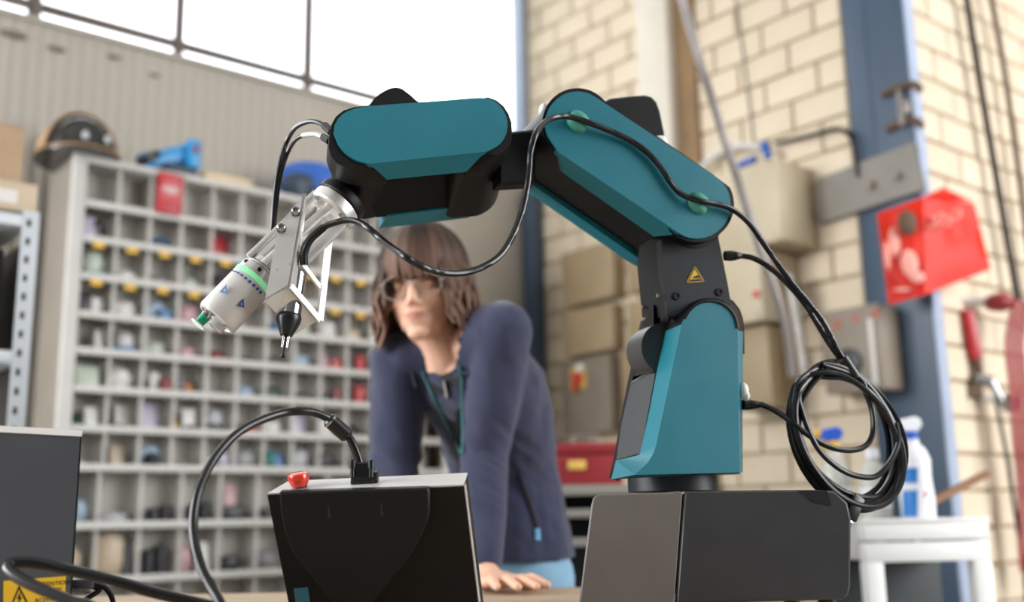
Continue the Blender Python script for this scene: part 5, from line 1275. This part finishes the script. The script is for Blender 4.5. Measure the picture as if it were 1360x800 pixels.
def l3(t, p, bd):
    def patch(a0, a1, z0, z1, m, nm, slant=0.0):
        q = MB(); vs = []; fs = []; n = 10; k_ = 5
        rad = lambda z: 0.0418 if z < 0.06 else 0.0412 - 0.0035 * math.sin((z - 0.05) / 0.09 * math.pi)
        for j in range(k_ + 1):
            z = z0 + (z1 - z0) * j / k_
            for i in range(n + 1):
                a = a0 + (a1 - a0) * i / n + slant * (z - z0); vs.append(p + Vector((rad(z) * math.sin(a), -rad(z) * math.cos(a), z)))
        for j in range(k_):
            for i in range(n): fs.append((j * (n + 1) + i, j * (n + 1) + i + 1, (j + 1) * (n + 1) + i + 1, (j + 1) * (n + 1) + i))
        q.add(vs, fs, True); return q.build(nm, m, bd)
    patch(-1.4, -0.45, 0.004, 0.12, 'label_blue', 'blue_swoosh', 2.5); 
    for k in range(4): patch(0.05 + 0.2 * k, 0.17 + 0.2 * k, 0.050 + 0.006 * k, 0.068 + 0.006 * k, 'label_red', 'red_lettering')
bottle('spray_bottle', 'white and blue spray bottle with red lettering on the bench end', 1218, SY + 0.10, P3, 'bottle_white', 'bottle_white', 'spray_blue', 0.24, l3)
mat('stick_wood', '8A6242', 0.6, var=0.15)
A_, B_ = pix(1236, 668, SY + 0.24), pix(1311, 629, SY + 0.40); d = B_ - A_
b = MB(); b.box((A_ + B_) / 2, (0.022, 0.016, d.length), (Vector((0, 0, 1)).cross(d).normalized(), d.cross(Vector((0, 0, 1)).cross(d)).normalized(), d.normalized()), 0.002); o = b.build('wooden_stick', 'stick_wood', None, origin=A_); tag(o, 'brown wooden stick leaning out from behind the white bench', 'stick')
# ------------------------------------------------------------------ low shelf with the red toolbox
HY = 3.25
mat('shelf_grey', '8C8880', 0.5, var=0.08)
p0, p1 = pix(640, 648, HY), pix(905, 646, HY)
sz = p0.z
sh = thing('low_shelf', 'low grey steel shelf below the fuse boxes', 'shelf', Vector(((p0.x + p1.x) / 2, HY + 0.15, 0)))
w = p1.x - p0.x
for z, yy in ((sz, 648), (pix(700, 678, HY).z, 0), (pix(700, 712, HY).z - 0.01, 0), (0.3, 0)):
    q = MB(); q.box(Vector(((p0.x + p1.x) / 2, HY + 0.15, z - 0.012)), (w, 0.30, 0.024 if z < sz else 0.03), None, 0.002); q.build('shelf_board', 'shelf_grey', sh)
for x in (p0.x + 0.01, p1.x - 0.01):
    for y in (HY + 0.004, HY + 0.296): q = MB(); q.box((x, y, sz / 2 - 0.015), (0.03, 0.03, sz - 0.03)); q.build('leg', 'steel_dark', sh)
q = MB(); q.box(Vector(((p0.x + p1.x) / 2, HY + 0.299, sz / 2)), (w, 0.004, sz - 0.05)); q.build('back_sheet', 'robot_dark', sh)
pa, pb = pix(735, 640, HY + 0.06), pix(828, 640, HY + 0.06)
tb = thing('red_toolbox', 'dark red steel toolbox on the low shelf behind the person', 'toolbox', Vector(((pa.x + pb.x) / 2, HY + 0.13, sz + 0.001)))
tw = pb.x - pa.x; hz = pix(735, 588, HY + 0.06).z - sz
q = MB(); q.box(Vector(((pa.x + pb.x) / 2, HY + 0.14, sz + 0.001 + hz * 0.36)), (tw, 0.16, hz * 0.70), None, 0.006); q.build('toolbox_body', 'toolbox_red', tb)
q = MB(); q.box(Vector(((pa.x + pb.x) / 2, HY + 0.14, sz + hz * 0.86)), (tw + 0.006, 0.166, hz * 0.26), None, 0.01); q.build('toolbox_lid', 'toolbox_red', tb)
q = MB(); q.box(pix(766, 618, HY + 0.055), (0.055, 0.008, 0.028), None, 0.003); q.build('latch', 'switch_yellow', tb)
q = MB(); q.tube([Vector((pa.x + tw * 0.3, HY + 0.14, sz + hz)), Vector((pa.x + tw * 0.35, HY + 0.14, sz + hz + 0.02)), Vector((pa.x + tw * 0.65, HY + 0.14, sz + hz + 0.02)), Vector((pa.x + tw * 0.7, HY + 0.14, sz + hz))], 0.006, 8, 5); q.build('carry_handle', 'pipe_grey', tb)
# ------------------------------------------------------------------ person leaning on the table
from mathutils.bvhtree import BVHTree
mat('skin', 'D3A48A', 0.5, var=0.04, scale=30, sss=0.15, vcol='skin_tone')
mat('hair_brown', '5A4234', 0.58, spec=0.3, var=0.12, scale=60, stretch=(1, 1, 0.2), vcol='hair_tone')
mat('fleece_navy', '272C49', 0.85, var=0.12, scale=18, bump=0.25, bscale=420, sheen=0.3)
mat('fleece_dark', '161A2A', 0.85, var=0.1, scale=18, bump=0.2, bscale=420, sheen=0.3)
mat('shirt_black', '15161A', 0.8, var=0.1)
mat('zip_teal', '2F6B68', 0.5, var=0.05); mat('pull_blue', '6FA9CF', 0.4, var=0.05)
mat('denim', '7FA6BF', 0.8, var=0.14, scale=14, bump=0.2, bscale=300)
mat('lash_brown', '6B4A3C', 0.6, var=0.1); mat('lid_skin', 'C99A80', 0.5, var=0.05); mat('eye_white', 'E4DED8', 0.2, var=0.02); mat('iris_brown', '3A2418', 0.2, var=0.1)
mat('glasses_frame', 'E6D8CE', 0.2, var=0.05, alpha=0.6); glass_mat('lens_clear', (0.98, 0.98, 0.98, 1), 0.15)
mat('shoe_grey', '55575C', 0.6, var=0.1); mat('sole_white', 'D8D6D2', 0.6, var=0.05)

def remesh(b, name, m, parent, voxel, it=6, deform=None, sharp=80, fac=0.5):
    t = b.build('tmp', m)
    r = t.modifiers.new('r', 'REMESH'); r.mode = 'VOXEL'; r.voxel_size = voxel
    s = t.modifiers.new('s', 'SMOOTH'); s.factor = fac; s.iterations = it
    dg = bpy.context.evaluated_depsgraph_get(); dg.update()
    me = bpy.data.meshes.new_from_object(t.evaluated_get(dg)); bpy.data.objects.remove(t)
    if deform:
        for v in me.vertices: v.co = deform(v.co)
    me.name = name; me.materials.clear(); me.materials.append(MATS[m])
    me.transform(Matrix.Translation(-root_loc(parent)))
    me.polygons.foreach_set('use_smooth', [True] * len(me.polygons)); me.update()
    o = bpy.data.objects.new(name, me); COL.objects.link(o); o.parent = parent
    return o
def limb(b, pts, n=18):
    """tapered round limb through (point, radius) joints with ball joints"""
    for (p, r), (q, s) in zip(pts, pts[1:]): b.cyl(p, q, r, s, n)
    for p, r in pts: b.ell(p, (r, r, r), None, n, 10)
    return b
def sections(b, secs, n=28):
    return b.loft([[c + X * math.cos(2 * math.pi * i / n) + Y * math.sin(2 * math.pi * i / n) for i in range(n)] for c, X, Y in secs], True, True, True)

HIP = pix(662, 748, 2.30)
person = thing('person', 'person in navy fleece jacket and glasses leaning with both hands on the table', 'person', Vector((HIP.x, HIP.y + 0.05, 0)))
SL, SR = pix(668, 440, 2.02), pix(530, 482, 2.12)
HS = 0.95
HC = pix(563, 382, 2.07)
hf = Vector((-0.20, -0.965, -0.13)).normalized(); hr = Vector((0.965, -0.20, 0.06)); hr = (hr - hf * hr.dot(hf)).normalized(); hu = hr.cross(hf).normalized()
if hu.z < 0: hu = -hu
def H(x, y, z): return HC + (hr * x + hf * y + hu * z) * HS
NB = pix(592, 492, 2.10)                                    # base of the neck
WL, WR = pix(641, 762, 1.955), pix(527, 772, 2.00)
WL.z = max(WL.z, TZ + 0.035); WR.z = TZ + 0.035
EL, ER = pix(643, 606, 2.06), pix(522, 622, 2.10)
def hand(b, w, d, side):
    """palm and five fingers, lying on the table; d: pointing direction, side: direction of the thumb"""
    d = Vector((d[0], d[1], 0)).normalized(); s = Vector((-d.y, d.x, 0)) * side
    pc = Vector((w.x, w.y, TZ + 0.019)) + d * 0.048
    b.cyl(w, pc - d * 0.02, 0.026, 0.024, 14)
    b.ell(pc, (0.050, 0.040, 0.0150), (d, s, ZD), 18, 10)
    k0 = pc + d * 0.034
    for i, (off, ang, L) in enumerate(((0.030, 0.16, 0.072), (0.010, 0.03, 0.080), (-0.010, -0.09, 0.074), (-0.029, -0.24, 0.058))):
        fd = (d * math.cos(ang) + s * math.sin(ang)).normalized(); p0 = k0 + s * off - d * (0.004 if i in (0, 2) else 0.010 if i == 3 else 0)
        p1 = p0 + fd * (L * 0.45) + ZD * 0.005; p2 = p1 + fd * (L * 0.32) - ZD * 0.006; p3 = p2 + fd * (L * 0.25) - ZD * 0.004
        for p, m_ in ((p0, 0.012), (p1, 0.012), (p2, 0.0095), (p3, 0.0085)): p.z = max(p.z, TZ + m_)
        limb(b, [(p0, 0.0108), (p1, 0.0096), (p2, 0.0088), (p3, 0.0078)], 12)
    t0 = pc - d * 0.02 + s * 0.028; t1 = t0 + (d * 0.6 + s * 0.8).normalized() * 0.034; t2 = t1 + (d * 0.85 + s * 0.4).normalized() * 0.028; t3 = t2 + d * 0.018
    for p in (t1, t2, t3): p.z = TZ + 0.0115
    limb(b, [(t0, 0.0150), (t1, 0.0118), (t2, 0.0108), (t3, 0.0090)], 12)
SX = (SL - SR); SX = Vector((SX.x, SX.y, 0)).normalized()
def tsec(px, py, y, hw, hd, yaw, up):
    X = Vector((math.cos(yaw), -math.sin(yaw), 0)); U = Vector(up).normalized(); Y = U.cross(X).normalized(); X = Y.cross(U).normalized()
    return pix(px, py, y), X * hw, Y * hd
UPV = (NB - HIP).normalized()
def torso(g):
    return [tsec(664, 800, 2.31, 0.150 + g, 0.112 + g, 0.75, (0, 0, 1)), tsec(662, 748, 2.30, 0.158 + g, 0.116 + g, 0.75, (0, -0.05, 1)), tsec(660, 690, 2.285, 0.146 + g, 0.108 + g, 0.72, (-0.05, -0.15, 1)), tsec(668, 620, 2.25, 0.105 + g, 0.085 + g, 0.68, (-0.1, -0.3, 1)),
            tsec(655, 556, 2.19, 0.115 + g, 0.090 + g, 0.62, (-0.15, -0.4, 1)), tsec(630, 506, 2.14, 0.138 + g, 0.096 + g, 0.60, (-0.2, -0.45, 1)), tsec(612, 474, 2.115, 0.125 + g, 0.078 + g, 0.58, (-0.2, -0.5, 1)), tsec(604, 460, 2.115, 0.075 + g, 0.05 + g, 0.58, (-0.2, -0.5, 1))]
hipX = Vector((math.cos(0.75), -math.sin(0.75), 0)); hipF = Vector((-hipX.y * -1, -hipX.x, 0)); hipF = Vector((-math.sin(0.75), -math.cos(0.75), 0))
legs = []
for s in (1, -1):
    h = HIP + hipX * (0.085 * s) - ZD * 0.03
    kn = Vector((h.x + 0.01 * s, h.y + 0.035, 0.47)); an = Vector((h.x + 0.015 * s, h.y + 0.11, 0.085))
    legs.append((h, kn, an))
# --- body: one continuous figure
b = MB()
sections(b, torso(0.0))
for S, E_, Wr in ((SL, EL, WL), (SR, ER, WR)):
    limb(b, [(S, 0.050), (S.lerp(E_, 0.5), 0.043), (E_, 0.036), (E_.lerp(Wr, 0.4), 0.036), (Wr, 0.024)])
    b.cyl(pix(614, 474, 2.12), S, 0.055, 0.05, 16)
hand(b, WL, (0.50, -0.86), 1); hand(b, WR, (-0.25, -0.97), -1)
limb(b, [(NB + Vector((0.01, 0.02, -0.03)), 0.058), (NB, 0.050), (H(0, -0.012, -0.075), 0.049)])
for h, kn, an in legs:
    limb(b, [(h, 0.085), (h.lerp(kn, 0.5), 0.070), (kn, 0.053), (kn.lerp(an, 0.35), 0.050), (an, 0.034)])
    b.ell(an + hipF * 0.06 - ZD * 0.045, (0.11, 0.04, 0.035), (hipF, hipX, ZD), 16, 8)
AXH = (hr, hf, hu)
def he(c, r, n=24, m=14): b.ell(H(*c), [q * HS for q in r], AXH, n, m)
he((0, -0.014, 0.036), (0.074, 0.093, 0.086))               # cranium
he((0, 0.026, -0.028), (0.062, 0.062, 0.078))               # face
he((0, 0.040, -0.070), (0.046, 0.046, 0.036))               # jaw
he((0, 0.072, -0.098), (0.024, 0.017, 0.014))               # chin
for s in (-1, 1):
    he((s * 0.036, 0.058, -0.028), (0.024, 0.022, 0.022))     # cheek bones
    he((s * 0.030, 0.072, 0.021), (0.027, 0.013, 0.008))      # brow
    he((s * 0.0090, 0.086, -0.0365), (0.008, 0.010, 0.0065), 12, 8)   # nostril wings
    he((s * 0.077, -0.006, -0.012), (0.008, 0.020, 0.030), 12, 8)    # ears
b.cyl(H(0, 0.077, 0.006), H(0, 0.095, -0.029), 0.0068, 0.0085, 12); he((0, 0.0965, -0.031), (0.0085, 0.0095, 0.008), 14, 9)
he((0, 0.0800, -0.0570), (0.024, 0.0125, 0.0055), 16, 8); he((0, 0.0795, -0.0660), (0.020, 0.0125, 0.0060), 16, 8)
EYES = [H(s * 0.0305, 0.076, 0.0) for s in (-1, 1)]
def face_def(p):
    for e in EYES:
        d2 = (p - e).length_squared
        if d2 < 0.0016: p = p - hf * (0.0045 * HS * math.exp(-d2 / (2 * 0.011 ** 2)))
    d = p - H(0, 0.096, -0.0615)
    if d.length_squared < 0.0008:
        lz = d.dot(hu); p = p - hf * (0.0028 * math.exp(-(lz / 0.0016) ** 2) * math.exp(-(d.dot(hr) / 0.018) ** 2))
    return p
body = remesh(b, 'body', 'skin', person, 0.0042, 4, face_def)
ca = body.data.color_attributes.new('skin_tone', 'FLOAT_COLOR', 'POINT')
base = lin('DCAE94'); lip = lin('BE7C70'); blush = lin('D09680'); RL = root_loc(body)
buf = []
for v in body.data.vertices:
    p = v.co + RL; q = p - HC; x, y, z = q.dot(hr) / HS, q.dot(hf) / HS, q.dot(hu) / HS
    c = list(base)
    if y > 0.05:
        kl = math.exp(-((x / 0.025) ** 4)) * math.exp(-(((z + 0.0615) / 0.0075) ** 4)) if y > 0.075 else 0
        kb = 0.55 * math.exp(-(((abs(x) - 0.038) / 0.016) ** 2 + ((z + 0.030) / 0.016) ** 2))
        c = [a + (bb_ - a) * kb for a, bb_ in zip(c, blush)]; c = [a + (bb_ - a) * kl for a, bb_ in zip(c, lip)]
    buf += c[:3] + [1.0]
ca.data.foreach_set('color', buf)
for e, s in zip(EYES, (-1, 1)):
    c = e - hf * 0.0095
    q = MB(); q.ell(c, (0.0115, 0.0115, 0.0115), AXH, 20, 12); ey = q.build('eye', 'eye_white', person)
    look = (hf + Vector((-0.15, 0, -0.16))).normalized()
    q = MB(); q.lathe(c + look * 0.0102, look, [(0, 0.0052), (0.0010, 0.0046), (0.0015, 0.0028), (0.0017, 0.001)], 18); q.build('iris', 'iris_brown', ey)
    up_ = (hu * 0.85 + hf * 0.35).normalized(); lo_ = (-hu * 0.9 + hf * 0.25).normalized()
    for nm_, ax_, zm in (('eyelid_fold', up_, 0.22), ('lower_lid', lo_, 0.42)):
        k = MB(); k.ell(c, (0.0124, 0.0124, 0.0124), (hr, ax_.cross(hr).normalized(), ax_), 20, 8, zm, 1.0); k.build(nm_, 'lid_skin', person)
    q = MB(); q.tube([H(s * 0.0305 + dx, 0.0785 + dy, 0.0055 + dz) for dx, dy, dz in ((-0.015, -0.004, -0.004), (-0.008, 0.001, 0.001), (0, 0.002, 0.0025), (0.008, 0.001, 0.001), (0.015, -0.004, -0.004))], 0.0010, 8, 4); q.build('eyelash_line', 'lash_brown', person)
# --- glasses
gl = bpy.data.objects.new('glasses', None); COL.objects.link(gl); gl.parent = person
for s in (-1, 1):
    ring = []
    for k in range(24):
        t = 2 * math.pi * k / 24; ring.append(H(s * 0.034 + 0.0275 * math.cos(t), 0.0925 - 0.006 * abs(math.cos(t)) , -0.004 + 0.0235 * math.sin(t)))
    q = MB(); q.tube(ring + [ring[0]], 0.0008, 8, 2); q.build('rim', 'glasses_frame', gl)
    q = MB(); q.prism(ring, hf * 0.0012); q.build('lens', 'lens_clear', gl)
    q = MB(); q.tube([H(s * 0.0615, 0.086, 0.004), H(s * 0.072, 0.072, 0.006), H(s * 0.079, 0.02, 0.006), H(s * 0.080, -0.01, 0.0), H(s * 0.078, -0.025, -0.02)], 0.0013, 8, 5); q.build('temple', 'glasses_frame', gl)
q = MB(); q.tube([H(-0.0075, 0.0925, 0.002), H(0, 0.0965, 0.005), H(0.0075, 0.0925, 0.002)], 0.0017, 8, 4); q.build('bridge', 'glasses_frame', gl)
# --- hair: bob with a fringe
rnd = random.Random(11)
hb = MB(); tone = []
def strand(pts, r, flat, tn):
    c = catmull(pts, 4); n = 6; rings = []
    for i, p in enumerate(c):
        d = (c[min(i + 1, len(c) - 1)] - c[max(i - 1, 0)]).normalized()
        out = (p - HC); out = (out - d * out.dot(d)); out = out.normalized() if out.length > 1e-6 else hf
        sd = d.cross(out); t = i / (len(c) - 1); q = r * (0.55 + 0.9 * math.sin(math.pi * min(1, 0.15 + 0.6 * t))) * (1 - 0.75 * max(0, t - 0.75) / 0.25)
        rings.append([p + sd * (q * math.cos(2 * math.pi * k / n)) + out * (q * flat * math.sin(2 * math.pi * k / n)) for k in range(n)])
        tone.extend([(t, tn)] * n)
    hb.loft(rings, True, True, True)
def shell(th, ph, k=1.0):                                     # point on the hair volume: th from the crown, ph around (0 = front)
    x = 0.083 * k * math.sin(th) * math.sin(ph); y = -0.014 + 0.101 * k * math.sin(th) * math.cos(ph); z = 0.036 + 0.096 * k * math.cos(th)
    return x, y, z
for ly, (N, k0) in enumerate(((90, 0.97), (80, 1.03), (60, 1.08))):
    for i in range(N):
        ph = 2 * math.pi * (i + rnd.random() * 0.8) / N; ph = (ph + math.pi) % (2 * math.pi) - math.pi
        wav = rnd.uniform(-1, 1); tn = rnd.random(); pts = []
        front = abs(ph) < 0.72
        for j in range(6):
            th = 0.05 + (1.52 - 0.05) * j / 5; x, y, z = shell(th, ph, k0)
            if front and z < 0.022 + 0.01 * rnd.random(): break
            pts.append(H(x, y, z))
        if not front:
            x, y, z = shell(1.55, ph, k0)
            side = max(0.0, 1 - abs(abs(ph) - 1.2) / 1.2)
            end = -0.124 + 0.046 * rnd.random() - (0.012 if abs(ph) > 2.2 else 0)
            if abs(ph) < 0.95: end = -0.05 - 0.05 * rnd.random()
            for j in range(1, 6):
                t = j / 5; fl = 1 + 0.42 * t * (1 - 0.45 * t) + 0.09 * wav * math.sin(t * 5 + wav * 3)
                yy = y * (1 + 0.05 * t) + (0.012 * t if abs(ph) < 1.6 else 0)
                pts.append(H(x * fl + 0.008 * math.sin(t * 7 + wav * 4), yy + 0.007 * math.cos(t * 6 + wav * 5), 0.036 + (end - 0.036) * t))
        else:
            x, y, z = shell(1.38, ph, k0)
            pts.append(H(x * 1.02, y + 0.004, 0.020 - 0.012 * rnd.random() - (0.02 * max(0, abs(ph) - 0.5))))
        strand(pts, 0.0085 if not front else 0.0075, 0.5, tn)
hair = hb.build('hair', 'hair_brown', person, sharp=180)
hair['kind'] = 'stuff'
ca = hair.data.color_attributes.new('hair_tone', 'FLOAT_COLOR', 'POINT'); dk, lt = lin('251913'), lin('846250'); buf = []
cap_n = len(hb.v) - len(tone)
nv = len(hair.data.vertices)
for i in range(nv):
    t, tn = tone[i] if i < len(tone) else (0.3, 0.3)
    k = min(1, max(0, (t - 0.35) / 0.65)) * 0.75 + 0.35 * (tn - 0.35)
    k = min(1, max(0, k)); buf += [a + (c_ - a) * k for a, c_ in zip(dk[:3], lt[:3])] + [1.0]
ca.data.foreach_set('color', buf)
q = MB(); q.ell(H(0, -0.020, 0.036), [0.079 * HS, 0.092 * HS, 0.090 * HS], AXH, 28, 14); q.ell(H(0, -0.05, -0.02), [0.074 * HS, 0.055 * HS, 0.085 * HS], AXH, 24, 12)
mat('hair_under', '2C1F19', 0.6, var=0.2, scale=40); q.build('hair_underlayer', 'hair_under', person)
# --- fleece jacket
b = MB()
sc = torso(0.016)[1:]
c0, X0, Y0 = sc[0]
sc = [(c0 + ZD * 0.012, X0 * 1.03, Y0 * 1.05)] + sc[1:]
sections(b, sc)
for S, E_, Wr in ((SL, EL, WL), (SR, ER, WR)):
    k = (Wr - E_).normalized()
    limb(b, [(NB + ND * 0.03 - ZD * 0.015, 0.056), (S, 0.059)])
    limb(b, [(S, 0.059), (S.lerp(E_, 0.5), 0.054), (E_, 0.048), (E_.lerp(Wr, 0.5), 0.045), (Wr - k * 0.022, 0.037)])
    b.cyl(pix(614, 474, 2.12), S, 0.070, 0.064, 16)
def wrinkle(p):
    q = Vector((p.x * 16, p.y * 16, p.z * 7)); n1 = noise.noise(q)
    n2 = noise.noise(Vector((p.x * 30 + 5, p.y * 30, p.z * 24 + p.x * 18)))
    d = Vector((p.x - HIP.x, p.y - HIP.y, 0)); d = d.normalized() if d.length > 1e-5 else d
    k = 0.0
    for e in (EL, ER): k += math.exp(-(p - e).length_squared / (2 * 0.07 ** 2))
    r = abs(noise.noise(Vector((p.x * 9, p.y * 9, p.z * 34 + p.x * 20)))) 
    return p + d * (n1 * 0.006 + n2 * 0.003 - r * 0.010 * (0.35 + k))
jk = remesh(b, 'fleece_jacket', 'fleece_navy', person, 0.006, 5, wrinkle)
vpoly = [(556, 440), (616, 430), (609, 468), (604, 488), (595, 503), (588, 504), (574, 492), (562, 470)]
def to_px(p):
    d = p - CAM; return 680 + FPX * d.dot(_r) / d.dot(_f), 400 - FPX * d.dot(_u) / d.dot(_f)
def inside(x, y, poly):
    k = False
    for (x0, y0), (x1, y1) in zip(poly, poly[1:] + poly[:1]):
        if (y0 > y) != (y1 > y) and x < (x1 - x0) * (y - y0) / (y1 - y0) + x0: k = not k
    return k
_bm = bmesh.new(); _bm.from_mesh(jk.data); _rl = root_loc(jk)
bmesh.ops.delete(_bm, geom=[f for f in _bm.faces if inside(*to_px(f.calc_center_median() + _rl), vpoly) and (f.calc_center_median() + _rl).y < NB.y + 0.03], context='FACES')
_bm.to_mesh(jk.data); _bm.free()
jb = [v.co + root_loc(jk) for v in jk.data.vertices]
bvh = BVHTree.FromPolygons(jb, [list(p.vertices) for p in jk.data.polygons])
bvb = BVHTree.FromPolygons([v.co + RL for v in body.data.vertices], [list(p.vertices) for p in body.data.polygons])
def on_jacket(px, py, lift=0.002):
    d = (pix(px, py, 1.0) - CAM).normalized(); h = bvh.ray_cast(CAM + d * 1.5, d)
    p = h[0] if h[0] else pix(px, py, 2.1)
    return p - d * lift
def seam(l, r, name, m, lift=0.002):
    q = MB(); q.tube([on_jacket(x, y, lift) for x, y in l], r, 8, 4); return q.build(name, m, jk)
# open collar: dark shirt with teal zip tapes
def patch(l, name, m, lift):
    top = [on_jacket(x, y, lift) for x, y in l]; q = MB(); d = _f; q.prism(top, d * 0.002); return q.build(name, m, person)
seam([(561, 494), (568, 510), (577, 530), (588, 552), (598, 572), (607, 590), (613, 604)], 0.0034, 'zip_tape', 'zip_teal')
seam([(606, 474), (610, 488), (613, 502), (614, 520), (614, 540), (615, 570), (615, 604)], 0.0030, 'zip_tape', 'zip_teal')
seam([(590, 506), (592, 516), (594, 528)], 0.0038, 'zip_pull', 'steel', 0.006)
seam([(690, 628), (696, 648), (703, 668), (709, 688), (713, 702)], 0.0042, 'pocket_zip', 'shirt_black')
seam([(713, 702), (714, 710), (714, 718)], 0.0055, 'pocket_pull', 'pull_blue', 0.004)
# shirt strip between the tapes
ls = [(563, 494), (570, 510), (579, 530), (590, 552), (600, 572), (609, 590)]; rs = [(603, 476), (607, 490), (610, 504), (611, 522), (611, 542), (612, 570)]
q = MB(); n_ = 6; L_ = [on_jacket(x, y, 0.001) for x, y in ls]; R_2 = [on_jacket(x, y, 0.001) for x, y in rs]
rows_ = [[L_[i].lerp(R_2[i], j / 6) - _f * (0.004 * math.sin(math.pi * j / 6)) for j in range(7)] for i in range(n_)]
vs = [p for r in rows_ for p in r]; q.add(vs + [p + _f * 0.004 for p in vs], [(i * 7 + j, i * 7 + j + 1, i * 7 + j + 8, i * 7 + j + 7) for i in range(n_ - 1) for j in range(6)] + [(42 + i * 7 + j, 42 + i * 7 + j + 1, 42 + i * 7 + j + 8, 42 + i * 7 + j + 7) for i in range(n_ - 1) for j in range(6)])
q.build('dark_shirt', 'shirt_black', person)
# stand-up collar leaves
nu = (H(0, -0.012, -0.075) - NB).normalized(); nx = (hr - nu * hr.dot(nu)).normalized(); ny = nu.cross(nx).normalized()
if ny.dot(hf) < 0: ny = -ny
q = MB(); rr_in, rr_out = [], []
rings = []
for k in range(27):
    a = math.radians(40 + (320 - 40) * k / 26); dx, dy = math.sin(a), math.cos(a)
    cN = NB + Vector((0.008, 0.016, 0)) + nu * 0.022; dr = nx * dx + ny * dy
    b0, b1 = cN - nu * 0.03 + dr * 0.078, cN + nu * 0.030 + dr * (0.070 + 0.006 * (1 + dy))
    rings.append([b0, b1, b1 + dr * 0.006, b0 + dr * 0.010])
q.loft(rings, True, True, True); q.build('collar', 'fleece_dark', jk)
# --- jeans and shoes
b = MB()
sections(b, torso(0.004)[:3])
for h, kn, an in legs: limb(b, [(h, 0.094), (h.lerp(kn, 0.5), 0.082), (kn, 0.068), (kn.lerp(an, 0.4), 0.064), (an + ZD * 0.015, 0.055)])
remesh(b, 'jeans', 'denim', person, 0.009, 5, lambda p: p + Vector((1, 0, 0)) * 0.004 * noise.noise(p * 22))
for h, kn, an in legs:
    f_ = Vector((an.x, an.y, 0)) + hipF * 0.055
    q = MB(); q.ell(f_ + ZD * 0.045, (0.135, 0.05, 0.045), (hipF, hipX, ZD), 22, 10, -0.75, 1.0); sh_ = q.build('shoe', 'shoe_grey', person)
    q = MB(); q.slab([f_ + hipF * (0.138 * math.cos(t)) + hipX * (0.052 * math.sin(t)) + ZD * 0.0 for t in [2 * math.pi * k / 24 for k in range(24)]], ZD * 0.02, 0.003); q.build('sole', 'sole_white', sh_)
